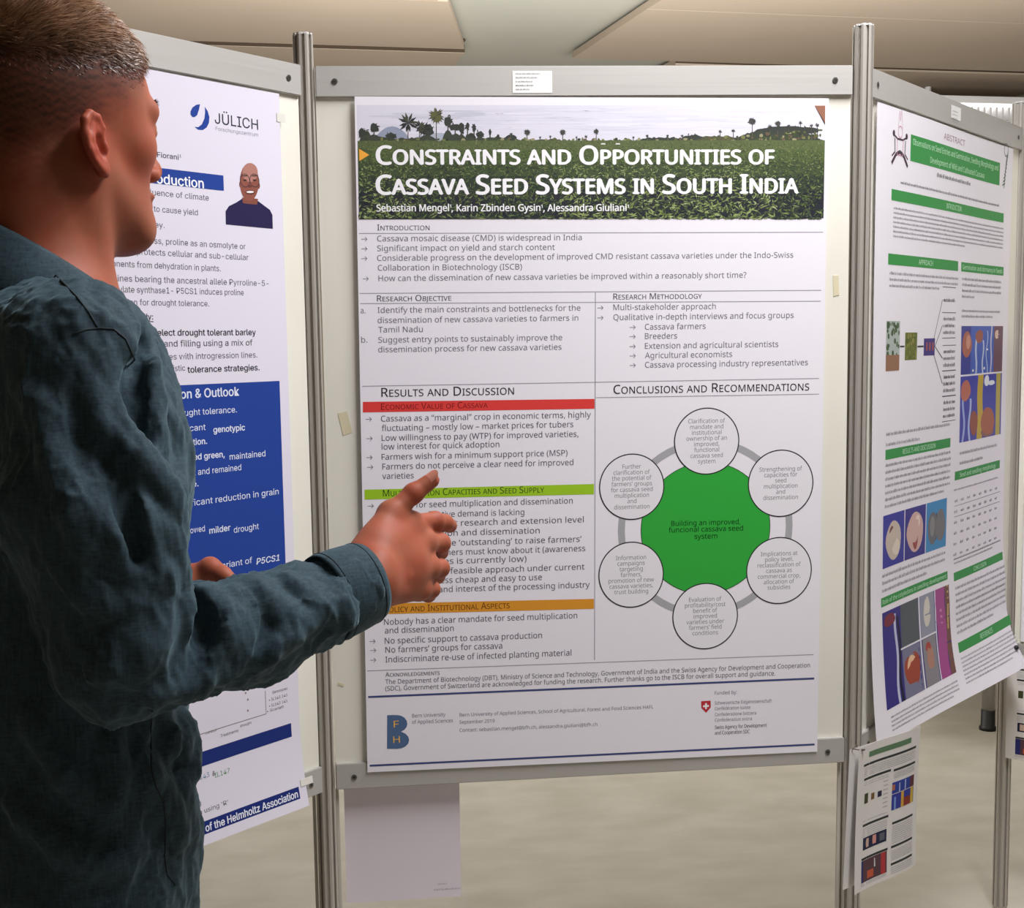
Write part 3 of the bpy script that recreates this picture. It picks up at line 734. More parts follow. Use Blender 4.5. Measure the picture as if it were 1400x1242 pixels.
for x in (335, 348):
    pp.ring(lpt(x, 247), 0.0105, 0.0012, (60, 50, 60), 7, 20); pe(x, 246.5, 2.6, 1.1, (40, 24, 24), 6, 10); pe(x, 240.5, 4, .8, (60, 34, 30), 6, 10)
pe(342, 255, 2.6, 2, (112, 60, 52), 6, 12); pe(342, 263, 6.5, 3, (96, 44, 42), 6, 16); pe(342, 262.6, 5.2, 1.5, (235, 228, 226), 7, 16)
pp.build('author_portrait', pl_)
def tape(name, sh, s0, s1, z0, z1, parent, lift, label=None, m=tape_m):
    p = sh.pos(np.array([(s0, z0), (s1, z0), (s1, z1), (s0, z1)]), np.full(4, lift))
    k = sh.pos(np.array([(s0, z0), (s1, z0), (s1, z1), (s0, z1)]), np.full(4, lift-0.0006))
    inv = np.array(parent.matrix_world.inverted()); P = np.vstack([p, k])@inv[:3, :3].T+inv[:3, 3]
    return mesh_obj(name, P, [[0, 1, 2, 3], [7, 6, 5, 4], [0, 4, 5, 1], [1, 5, 6, 2], [2, 6, 7, 3], [3, 7, 4, 0]], m, parent)
white_tape = mat('white_tape', (228, 224, 216), 0.4)
tape('tape_strip', ls_, -0.088, -0.058, 0.668, 0.680, pl_, 0.0012, m=white_tape)
tape('tape_strip', ls_, -0.083, -0.063, 1.806, 1.820, pl_, 0.0012, m=white_tape)
# ------------------------------------------------------------------ green-barred poster on the right panel
def rb(s, z):
    low = np.clip((0.98-z)/0.33, 0, 1); u = np.clip((s-0.046)/0.841, 0, 1)
    wav = 0.012*np.sin(np.clip((0.86-z)/0.2, 0, 1)*pi)*np.clip((u-0.3)/0.7, 0, 1)
    return 0.0015+0.002*np.sin(s*8+z*3)+low**2*(0.020+0.045*u)-wav*0.9+0.010*np.clip((z-1.2)/0.5, 0, 1)*0, -0.012*low**2
rs = Sheet(PR, q, bulge=rb, off=0.0135)
pr_ = empty('germination_poster', (PR[0]+0.33, 0.31, 0.66)); tag(pr_, 'white poster with green heading bars and root photographs, curling off the right panel', 'poster'); set_mw(pr_)
sheet_mesh('paper_sheet', rs, 0.046, 0.887, 0.655, 1.850, paper_m, pr_, 48, 70)
GB = (50, 148, 70)
def rq(p, pts, col, layer=1):
    a = [rs.at(*t) for t in pts]; s0 = (a[0][0]+a[3][0])/2; s1 = (a[1][0]+a[2][0])/2; z1 = (a[0][1]+a[1][1])/2; z0 = (a[2][1]+a[3][1])/2
    p.rect(s0, s1, z0, z1, col, layer); return s0, s1, z0, z1
FULL = {}
def gbar(name, pts, txt, tw, bold=.01):
    p = Print(rs); s0, s1, z0, z1 = rq(p, pts, GB, 2); m_ = (s0+s1)/2; h = z1-z0
    for i, t in enumerate(txt):
        n = len(txt); hh = h/n*(0.46 if n > 1 else .5)
        zc = z1-h*(i+.5)/n-hh/2; w = tw[i]*(s1-s0)/2
        p.text(t, m_-w, m_+w, zc, hh, (190, 232, 196), 3, bold, False, 0, 'fit')
    p.build(name, pr_); FULL[name] = (s0, s1, z0, z1)
gbar('green_title_bar', [(1243, 184), (1367.4, 222.8), (1366, 253), (1242.5, 221)], ['Observations on Seed Entries and Germination, Seedling Morphology and', 'Development of Wild and Cultivated Cassava'], [.96, .62])
gbar('green_heading_bar', [(1218, 259.5), (1372, 291), (1372, 304), (1218, 274.6)], ['INTRODUCTION'], [.14])
gbar('green_heading_bar', [(1214, 347), (1308, 357), (1308, 369.7), (1214, 363)], ['APPROACH'], [.2])
gbar('green_heading_bar', [(1312.5, 357), (1372, 366.6), (1372, 378), (1312.5, 370.4)], ['Germination and dormancy in Seeds'], [.94])
gbar('green_heading_bar', [(1210.8, 614.4), (1297, 600), (1297, 612), (1210.8, 628.5)], ['RESULTS AND DISCUSSION'], [.5])
gbar('green_heading_bar', [(1303, 644.8), (1366.7, 629.6), (1366.7, 639.5), (1303, 658)], ['Seed and seedling morphology'], [.8])
gbar('green_heading_bar', [(1203.7, 815.6), (1293, 783.7), (1293, 794), (1203.7, 829)], ['Role of the cotyledons in seedling development'], [.96])
gbar('green_heading_bar', [(1301, 782.6), (1368.5, 755.3), (1368.5, 765), (1301, 795)], ['CONCLUSION'], [.26])
gbar('green_heading_bar', [(1299.7, 874.7), (1370, 842), (1370, 853), (1299.7, 889)], ['REFERENCES'], [.24])
gt = Print(rs).build('body_text', pr_); g_ = (130, 124, 132)
def glines(a, b, n, x_end=1.0, col=g_, h=0.007):
    """lines of unreadable text between px corners a (top left) and b (bottom right)"""
    (s0, z1), (s1, z0) = rs.at(*a), rs.at(*b)
    for i in range(n):
        z = z1-(z1-z0)*(i+.75)/n; gt.greek(s0, s1, z, min(h, (z1-z0)/n*.5), col, 2, x_end if i == n-1 else 1.0)
glines((1230, 244), (1366, 285), 1, col=(90, 86, 94), h=.0055)
s_ = rs.at(1303, 240); gt.greek(s_[0]-.11, s_[0]+.11, s_[1]-0.012, 0.008, (70, 66, 74), 2)
glines((1221, 281), (1371, 347), 7, .6)
glines((1216, 369), (1307, 400), 3, .7); glines((1314, 377), (1368, 412), 4, .3); glines((1313, 421), (1367, 437), 2, .8)
glines((1212, 586), (1296, 598), 2, .5); glines((1211, 632), (1296, 673), 7, .9); glines((1310, 612), (1362, 626), 2, .6)
glines((1206, 783), (1290, 778), 3, .7); glines((1207, 975), (1290, 945), 4, .9)
glines((1302, 668), (1364, 655), 1); glines((1302, 762), (1367, 746), 2, .8)
glines((1302, 800), (1368, 832), 8, .7); glines((1300, 896), (1369, 889), 7, .8)
gt = Print(rs).build('result_table', pr_)
t0 = rs.at(1303, 680); t1 = rs.at(1365, 742)
for i in range(6):
    z = t0[1]-(t0[1]-t1[1])*(i+.5)/6
    for k in range(8): gt.greek(t0[0]+(t1[0]-t0[0])*k/8, t0[0]+(t1[0]-t0[0])*(k+.45)/8, z, .0065, g_, 2)
    if i in (0, 1, 5): gt.line((t0[0], z-.008), (t1[0], z-.008), .001, g_, 2)
tt = rs.at(1304, 190); p = Print(rs); p.text('ABSTRACT', tt[0]-.07, tt[0]+.07, tt[1]-.008, .012, (150, 110, 120), 2, 0, False, 0, 'fit'); p.build('subtitle_lettering', pr_)
# flow chart
fc = Print(rs)
def rblock(p, s0, s1, z0, z1, base, specks, n, layer=2):
    p.rect(s0, s1, z0, z1, base, layer)
    for _ in range(n):
        x = random.uniform(s0, s1); z = random.uniform(z0, z1); r = min(s1-s0, z1-z0)*random.uniform(.05, .13)
        x = min(max(x, s0+r), s1-r); z = min(max(z, z0+r), z1-r)
        p.poly([(x+r*cos(k*pi/4)*random.uniform(.6, 1), z+r*sin(k*pi/4)*random.uniform(.6, 1)) for k in range(8)], random.choice(specks), layer+1)
a = rs.at(1212, 439); b = rs.at(1229, 503); rblock(fc, a[0], b[0], b[1]+.02, a[1], (176, 186, 180), [(74, 96, 66), (60, 84, 54), (96, 112, 80)], 26)
fc.rect(a[0], b[0], b[1]-.005, b[1]+.025, (150, 110, 84), 4)
a = rs.at(1237, 455); b = rs.at(1252, 492); rblock(fc, a[0], b[0], b[1], a[1], (104, 112, 48), [(128, 134, 60), (84, 92, 40), (146, 140, 76)], 26)
a = rs.at(1261.5, 463); b = rs.at(1275.5, 486); rblock(fc, a[0], b[0], b[1], a[1], (70, 58, 130), [(70, 58, 130)], 2)
for k in range(3): x = a[0]+(b[0]-a[0])*(.2+.28*k); fc.rect(x, x+.008, b[1]+.01, a[1]-.008, (170, 90, 80), 4)
for x0, x1 in ((1230, 1236), (1253, 1261)): u = rs.at(x0, 474); v = rs.at(x1, 474); fc.line(u, (v[0], u[1]), .003, (40, 38, 50), 3)
o_ = rs.at(1276, 474)
for y in (410, 445, 490, 525, 560):
    lab = rs.at(1286, y); 
    if y < 550: fc.line(o_ if y not in (410, 525) else (o_[0]-.01, o_[1]+(0.012 if y == 410 else -.012)), lab, .0022, (50, 46, 60), 3)
    s0 = lab[0]; w = .085
    for zz in (-.026, .026): fc.line((s0, lab[1]+zz), (s0+w, lab[1]+zz), .0014, (90, 84, 96), 2)
    for zz in ((-.018, -.004, .01) if y != 410 else (-.004,)): fc.greek(s0+.006, s0+w-.006, lab[1]+zz, .0075, (70, 64, 74), 3)
fc.build('flow_chart', pr_)
# root and seed photographs on blue cloth
def photo(name, s0, s1, z0, z1, items, base):
    p = Print(rs); p.rect(s0, s1, z0, z1, base, 2); W_, H_ = s1-s0, z1-z0
    for kind, *a in items:
        if kind == 'strip':      # x0,x1,y0,y1 in photo fractions, colour, wobble
            x0, x1, y0, y1, col, wob = a; n = 14; L_ = []; R_ = []
            for i in range(n+1):
                v = y0+(y1-y0)*i/n; w = wob*math.sin(v*9+x0*20)
                L_.append((s0+W_*(x0+w), z1-H_*v)); R_.append((s0+W_*(x1+w), z1-H_*v))
            for i in range(n): p.add([L_[i], L_[i+1], R_[i+1], R_[i]], [[0, 1, 2, 3]], col, 3)
        if kind == 'oval':
            x, y, rx, ry, col, lay = a; n = 22
            p.poly([(s0+W_*(x+rx*cos(2*pi*k/n)*(1+.06*math.sin(6*pi*k/n+x*9))), z1-H_*(y+ry*sin(2*pi*k/n)*(1+.06*math.cos(4*pi*k/n+y*7)))) for k in range(n)], col, lay)
    p.build(name, pr_); return p
a = rs.at(1312.5, 446); b = rs.at(1370, 510); sA3, sB3 = a[0], b[0]
BC = (70, 92, 170)
IT1 = [('strip', 0, .22, 0, 1, (62, 66, 150), 0), ('strip', .33, .37, .25, 1, (188, 200, 226), .01), ('strip', .5, .53, .3, 1, (196, 206, 230), .015), ('strip', .6, .62, .1, 1, (182, 196, 226), .02), ('strip', .70, .73, .0, 1, (200, 196, 216), .01), ('strip', .78, 1, 0, 1, (118, 84, 96), 0),
       ('oval', .13, .38, .11, .26, (176, 104, 84), 4), ('oval', .16, .33, .05, .14, (206, 150, 128), 5), ('oval', .42, .22, .09, .14, (160, 92, 76), 4), ('oval', .86, .18, .06, .1, (226, 196, 176), 4), ('strip', .84, .87, .2, .95, (196, 176, 176), .01), ('oval', .62, .5, .02, .02, (235, 235, 240), 5), ('oval', .28, .93, .02, .03, (235, 235, 240), 5), ('oval', .55, .9, .02, .03, (235, 235, 240), 5)]
photo('root_photograph', a[0], b[0], (rs.at(1312.5, 512)[1]+rs.at(1369, 508.6)[1])/2, (a[1]+rs.at(1370.5, 446)[1])/2, IT1, (74, 100, 186))
IT2 = [('strip', .06, .1, .3, 1, (160, 176, 224), .02), ('strip', .2, .24, .35, 1, (176, 190, 228), .02), ('strip', .40, .53, 0, 1, (198, 168, 60), .01), ('strip', .86, .97, 0, 1, (188, 172, 84), 0), ('oval', .12, .22, .11, .16, (190, 112, 90), 4), ('oval', .32, .74, .09, .2, (150, 84, 62), 4), ('oval', .66, .74, .17, .22, (172, 100, 74), 4), ('oval', .62, .1, .06, .09, (236, 238, 244), 5), ('oval', .74, .14, .08, .04, (232, 234, 242), 5), ('oval', .66, .9, .16, .1, (142, 96, 90), 4)]
photo('root_photograph', a[0], b[0], (rs.at(1310.6, 603)[1]+rs.at(1367.4, 596)[1])/2, (rs.at(1311, 515.5)[1]+rs.at(1369, 510)[1])/2, IT2, (66, 70, 168))
a = rs.at(1207.6, 704); b = rs.at(1292.6, 682.7); zt = (a[1]+b[1])/2; zb = (rs.at(1207.6, 776)[1]+rs.at(1292.6, 748)[1])/2; w3 = (b[0]-a[0])/3
photo('seed_photograph', a[0], a[0]+w3-.004, zb, zt, [('oval', .5, .52, .36, .36, (206, 190, 176), 4), ('oval', .4, .36, .1, .12, (120, 74, 66), 5), ('oval', .62, .66, .18, .16, (226, 214, 198), 5)], (54, 56, 156))
photo('seed_photograph', a[0]+w3, a[0]+2*w3-.004, zb, zt, [('oval', .5, .5, .4, .38, (214, 178, 170), 4), ('oval', .5, .58, .14, .26, (160, 74, 70), 5), ('oval', .6, .3, .12, .12, (236, 214, 206), 5)], (58, 54, 140))
photo('seed_photograph', a[0]+2*w3, b[0], zb, zt, [('oval', .32, .54, .24, .32, (112, 112, 118), 4), ('oval', .7, .52, .24, .32, (122, 120, 122), 4), ('strip', .47, .53, .25, .8, (80, 84, 100), .01), ('oval', .3, .5, .12, .2, (140, 138, 138), 5)], (66, 142, 196))
a = rs.at(1204.8, 835); b = rs.at(1294, 802.5); zt = (a[1]+b[1])/2; zb = (rs.at(1209, 962)[1]+rs.at(1293.4, 918)[1])/2
IT3 = [('strip', .17, .2, .06, 1, (196, 200, 222), .012), ('strip', .21, .24, .1, 1, (20, 16, 50), .012), ('oval', .1, .1, .08, .07, (124, 44, 60), 4), ('strip', .26, .52, .0, .46, (84, 92, 96), 0), ('strip', .36, .47, .0, .44, (206, 200, 158), .02), ('strip', .55, .76, .0, .46, (150, 152, 168), 0), ('oval', .65, .2, .05, .17, (214, 208, 196), 4),
       ('strip', .26, .52, .48, 1, (120, 120, 146), 0), ('oval', .39, .72, .11, .2, (160, 70, 50), 4), ('oval', .39, .72, .07, .15, (232, 190, 150), 5), ('oval', .39, .73, .04, .09, (176, 70, 56), 6), ('strip', .56, .76, .48, 1, (138, 134, 140), 0), ('oval', .66, .7, .05, .16, (176, 130, 112), 4), ('oval', .64, .58, .04, .05, (170, 70, 60), 5),
       ('strip', .79, .93, .0, 1, (166, 76, 140), .01), ('strip', .84, .87, .0, 1, (206, 130, 176), .015), ('strip', .93, 1, 0, 1, (120, 80, 70), 0), ('strip', .96, .98, 0, 1, (204, 176, 110), .005), ('strip', .525, .545, 0, 1, (226, 224, 232), 0), ('strip', .77, .785, 0, 1, (226, 224, 232), 0), ('strip', .24, .77, .455, .475, (226, 224, 232), 0)]
photo('seedling_photograph', a[0], b[0], zb, zt, IT3, (52, 44, 130))
# crest line drawing and small round emblem at the head of the poster
def crest(at, sc_, col1, col2):
    p = Print(rs); x, z = at
    def ln(pts, w, col):
        for u, v in zip(pts[:-1], pts[1:]): p.line((x+u[0]*sc_, z+u[1]*sc_), (x+v[0]*sc_, z+v[1]*sc_), w*sc_, col, 2)
    ln([(-.25, .6), (-.1, 1.3), (0, .9), (.1, 1.4), (.25, .6)], .04, (206, 170, 186))
    p.ring((x, z+.45*sc_), .24*sc_, .05*sc_, col2, 2, 16)
    ln([(-.75, .3), (-.3, .15), (.3, .15), (.75, .3)], .08, col1); ln([(-.35, .2), (-.3, -.5), (.3, -.5), (.35, .2)], .05, col2)
    ln([(-.9, -.9), (-.45, -.5), (0, -.35), (.45, -.5), (.9, -.9)], .16, col1); ln([(-.6, .15), (-.55, -.4), (-.9, -.6)], .08, col1); ln([(.6, .15), (.55, -.4), (.9, -.6)], .08, col1)
    p.disc((x-.72*sc_, z+.34*sc_), .13*sc_, col1, 3, 10); p.disc((x+.72*sc_, z+.34*sc_), .13*sc_, col1, 3, 10)
    p.build('line_drawn_crest', pr_)
crest(rs.at(1229, 196), .045, (70, 50, 66), (206, 150, 170))
em = Print(rs); o2 = rs.at(1374.5, 230)
for k in range(9): em.line((o2[0]-.020+.004*k, o2[1]-.040+.008*k), (o2[0]-.002+.002*k, o2[1]-.034+.009*k), .0035, (84, 96, 90), 2)
em.ring((o2[0], o2[1]+.04), .014, .003, (110, 120, 116), 2, 14); em.line((o2[0]-.008, o2[1]-.045), (o2[0]+.006, o2[1]+.03), .004, (70, 90, 84), 2)
em.build('leaf_emblem', pr_)
pin = MB(); ppp = rs.pos(np.array([(0.862, 0.70)]), np.array([0.004]))[0]
tk = bmesh.new(); bmesh.ops.create_uvsphere(tk, u_segments=10, v_segments=6, radius=0.006)
for v in tk.verts: v.co = v.co+Vector(ppp)-pr_.location
pin.bm(tk, True); pin.build('black_pin', mat('black_pin', (24, 24, 26), .4), pr_)
# ------------------------------------------------------------------ small things on the stand
def local_sheet(e_sheet, name, s0, s1, z0, z1, m, label, cat, nx=1, nz=1, group=None):
    mid = e_sheet.pos(np.array([((s0+s1)/2, z0)]), np.zeros(1))[0]
    e = empty(name, tuple(mid)); tag(e, label, cat, group); set_mw(e)
    sheet_mesh('paper_sheet', e_sheet, s0, s1, z0, z1, m, e, nx, nz)
    return e
railC = Sheet(PL, 0.0, off=0.0126)
a = railC.at(700.5, 97); b = railC.at(755, 127)
e = local_sheet(railC, 'name_label', a[0], b[0], b[1], a[1], label_m, 'small white paper label stuck on the top rail above the cassava poster', 'label')
p = Print(railC)
w_ = b[0]-a[0]
for i, (x0, x1) in enumerate(((.08, .7), (.08, .62), (.08, .5), (.08, .52), (.08, .42))): p.greek(a[0]+w_*x0, a[0]+w_*x1, a[1]-.006-.0066*i, .0026, (150, 148, 150) if i != 3 else (100, 98, 104), 2)
p.build('label_text', e)
railR = Sheet(PR, q, off=0.0126)
a = railR.at(1301, 146); b = railR.at(1313.5, 166)
e = local_sheet(railR, 'name_label', a[0], b[0], b[1], a[1]+.004, label_m, 'small white paper label stuck on the top rail above the green-barred poster', 'label')
p = Print(railR)
for i in range(4): p.greek(a[0]+.006, b[0]-.02, a[1]-.008-.007*i, .0026, (160, 158, 160), 2)
p.build('label_text', e)
# yellowed strips of old tape on the bare board
brd = Sheet(PL, 0.0, off=0.0042)
for (x, y, w, h, ang, lab) in ((1143, 391, .011, .037, 2, 'yellowed tape strip on the bare board right of the cassava poster'), (472, 579, .017, .04, 12, 'yellowed tape strip on the bare board left of the cassava poster'), (466, 936, .012, .005, -25, 'tiny tape scrap low on the bare board beside the blue poster post')):
    o_ = brd.at(x, y); t_ = radians(ang); pts = [(o_[0]+(u*w/2)*cos(t_)-(v*h/2)*sin(t_), o_[1]+(u*w/2)*sin(t_)+(v*h/2)*cos(t_)) for u, v in ((-1, -1), (1, -.9), (.9, 1), (-1, 1))]
    P = np.vstack([brd.pos(np.array(pts), np.full(4, .0006)), brd.pos(np.array(pts), np.zeros(4))])
    o = mesh_obj('tape_strip', P, [[0, 1, 2, 3], [7, 6, 5, 4], [0, 4, 5, 1], [1, 5, 6, 2], [2, 6, 7, 3], [3, 7, 4, 0]], tape_m); tag(o, lab, 'tape')
# blank sheet hanging behind the bottom rail
bk = Sheet(PL, 0.0, off=-0.018, bulge=lambda s, z: (-0.004*np.clip((0.64-z)/.2, 0, 1)**2, 0*s))
a = bk.at(470, 1082); b = bk.at(628, 1076); c0 = bk.at(629, 1227)
e = local_sheet(bk, 'blank_paper', a[0], b[0], c0[1], 0.672, paperb_m, 'blank greyish paper sheet hanging below the bottom rail left of centre', 'paper', 8, 10)
p = Print(bk); o_ = bk.at(608, 1215); p.greek(o_[0]-.02, o_[0]+.03, o_[1]-.005, .0035, (186, 176, 190), 2); p.greek(o_[0]-.012, o_[0]+.004, o_[1]+.006, .003, (190, 182, 194), 2); p.build('faint_stamp', e)

# ------------------------------------------------------------------ handout sheets clipped under the posters (small prints of the right poster)
def mini(sh, s0, s1, z0, z1, e):
    Wm, Hm = s1-s0, z1-z0; X = lambda u: s0+Wm*u; Z = lambda v: z1-Hm*v; dk = (52, 56, 54)
    p = Print(sh).build('title_bar', e); p.rect(X(.18), X(.83), Z(.093), Z(.055), (96, 128, 96), 2)
    for v0, u0, u1 in ((.135, .10, .93), (.235, .12, .53), (.245, .57, .93), (.555, .13, .52), (.62, .58, .92), (.785, .12, .52), (.785, .57, .92), (.905, .57, .92)): p = Print(sh).build('heading_bar', e); p.rect(X(u0), X(u1), Z(v0+.012), Z(v0-.004), dk, 2)
    t = Print(sh)
    for u0, u1, v0, v1, n in ((.12, .92, .155, .22, 5), (.13, .5, .255, .285, 2), (.58, .92, .265, .31, 4), (.13, .5, .575, .64, 5), (.58, .92, .64, .77, 9), (.57, .92, .81, .885, 6), (.57, .92, .925, .98, 4), (.12, .5, .955, .975, 2), (.13, .5, .52, .535, 1)):
        for i in range(n): t.greek(X(u0), X(u1), Z(v0+(v1-v0)*(i+.8)/n), Hm*.006, (140, 134, 140), 2)
    t.build('body_text', e)
    def cell(u0, u1, v0, v1, col, items):
        f = Print(sh).build('printed_picture', e)
        f.rect(X(u0), X(u1), Z(v1), Z(v0), col, 2)
        for (a_, b_, c_, d_, cc) in items: f.rect(X(u0+(u1-u0)*a_), X(u0+(u1-u0)*b_), Z(v0+(v1-v0)*d_), Z(v0+(v1-v0)*c_), cc, 3)
    cell(.56, .92, .335, .415, (46, 66, 150), [(.0, .12, .2, .7, (180, 110, 84)), (.3, .34, .2, 1, (190, 200, 226)), (.55, .6, .1, 1, (180, 190, 226)), (.8, 1, 0, 1, (96, 50, 60))])
    cell(.56, .92, .42, .53, (50, 60, 150), [(.4, .52, 0, 1, (206, 160, 60)), (.84, .98, 0, 1, (200, 170, 70)), (.52, .84, .45, 1, (136, 52, 44)), (.1, .18, .2, 1, (120, 150, 210))])
    cell(.14, .5, .645, .73, (36, 40, 70), [(.08, .26, .15, .85, (206, 176, 160)), (.4, .58, .1, .8, (216, 150, 140)), (.72, .92, .2, .8, (96, 100, 110))])
    cell(.12, .51, .80, .95, (90, 62, 70), [(0, .16, 0, 1, (44, 46, 110)), (.3, .42, 0, .45, (214, 190, 90)), (.52, .62, .1, .5, (206, 206, 210)), (.25, .5, .55, .9, (196, 90, 60)), (.78, .95, 0, 1, (176, 60, 60))])
    cell(.14, .20, .34, .41, (66, 70, 40), []); cell(.25, .30, .355, .40, (120, 90, 50), []); cell(.35, .41, .36, .40, (50, 46, 70), [])
    f = Print(sh).build('flow_chart', e)
    for v in (.3, .33, .36, .39, .42, .45, .48): f.rect(X(.43), X(.50), Z(v+.008), Z(v), (190, 180, 186), 2)
hp0 = W(1218, 1010, 2.36)
ha = q-radians(9)
hs = Sheet((hp0[0], hp0[1]), ha, off=0.0, bulge=lambda s, z: (0.012*np.clip((hp0[2]-z)/.28, 0, 1)**2+0.004*np.sin(s*25), -0.030*np.clip((hp0[2]-z)/.28, 0, 1)))
a = hs.at(1183, 1012); 
hw = 0.20; hz1 = hp0[2]+0.003; hz0 = hz1-0.250
e = empty('handout', (hp0[0], hp0[1], hz0)); tag(e, 'stapled handout with small poster print hanging under the curled corner of the green-barred poster', 'handout'); set_mw(e)
hand_m = mat('handout_paper', (226, 222, 218), .55)
sheet_mesh('front_page', hs, -hw/2, hw/2, hz0, hz1, hand_m, e, 8, 12)
hs2 = Sheet((hp0[0], hp0[1]), ha-radians(5), off=-0.006, bulge=lambda s, z: (0.004*np.clip((hp0[2]-z)/.28, 0, 1), -0.022*np.clip((hp0[2]-z)/.28, 0, 1)))
sheet_mesh('back_page', hs2, -hw/2-.010, hw/2-.012, hz0+.004, hz1-.003, hand_m, e, 8, 12)
mini(hs, -hw/2, hw/2, hz0, hz1, e)
st = hs.pos(np.array([(-hw/2+.008, hz1-.004)]), np.array([.001]))[0]-np.array(e.location)
MB().box(st[0]-.005, st[0]+.005, st[1]-.001, st[1]+.001, st[2]-.0008, st[2]+.0008).build('staple', screw_m, e)
# cord that ties the handout to the post
tl_ = hs.pos(np.array([(-hw/2+.012, hz1-.006)]), np.array([.002]))[0]
cw_ = [tl_, tl_+np.array([-.02, 0, .004]), np.array([PR[0]+.002, -.0195, .672]), np.array([PR[0]+.003, -.019, .60]), np.array([PR[0]+.008, -.0195, .57]), np.array([PR[0]+.004, -.019, .565])]
MB().tube([tuple(v-np.array(e.location)) for v in cw_], 0.0010, 6).build('cord', mat('brown_cord', (120, 100, 84), .7), e)

# rightmost panel: a poster and a second handout hang on it
fs = Sheet(ER, -q, off=0.0135)
pf = empty('rightmost_poster', (ER[0]+.4, ER[1]-.4, .66)); tag(pf, 'pale poster on the panel at the far right edge of the picture', 'poster'); set_mw(pf)
sheet_mesh('paper_sheet', fs, 0.036, 0.87, 0.69, 1.42, paper_m, pf, 1, 1)
p = Print(fs); p.rect(0.05, .86, 1.30, 1.40, (40, 46, 44), 2)
for i in range(14): p.greek(.08, .8, 1.24-.035*i, .012, (90, 88, 92), 2)
p.build('body_text', pf)
fs2 = Sheet((ER[0], ER[1]), -q, off=0.03)
hz1b, hz0b = 0.66, 0.40
e2 = empty('handout', tuple(fs2.pos(np.array([(.12, hz0b)]), np.zeros(1))[0])); tag(e2, 'handout with small poster print at the right edge of the picture, before the rightmost post', 'handout'); set_mw(e2)
sheet_mesh('front_page', fs2, 0.012, 0.20, hz0b, hz1b, hand_m, e2, 1, 1); mini(fs2, 0.012, 0.20, hz0b, hz1b, e2)
# folding table behind the stand: only one foot shows under the curled poster
tp = np.array([1.98, 2.19, 0]); t_m = mat('table_laminate', (196, 192, 184), .45); tl = mat('table_leg_paint', (176, 174, 170), .4, metal=.3); ru = mat('black_rubber', (20, 20, 22), .5)
te = empty('folding_table', (tp[0]+.0, tp[1], 0)); tag(te, 'table behind the stand, one grey leg with black foot showing under the curled poster', 'table')
MB().box(-.04, 1.36, -.04, .66, .715, .74, .003).build('tabletop', t_m, te)
MB().box(0.02, 1.30, 0.02, 0.60, .66, .714).build('apron', tl, te)
for lx in (0, 1.32):
    for ly in (0, .62):
        l_ = MB().tube([(lx, ly, .075), (lx, ly, .714)], .0225, 16).build('leg', tl, te)
        MB().tube([(lx, ly, 0), (lx, ly, .012), (lx, ly, .013), (lx, ly, .075)], [.030, .030, .025, .024], 16).build('foot_cap', ru, l_)
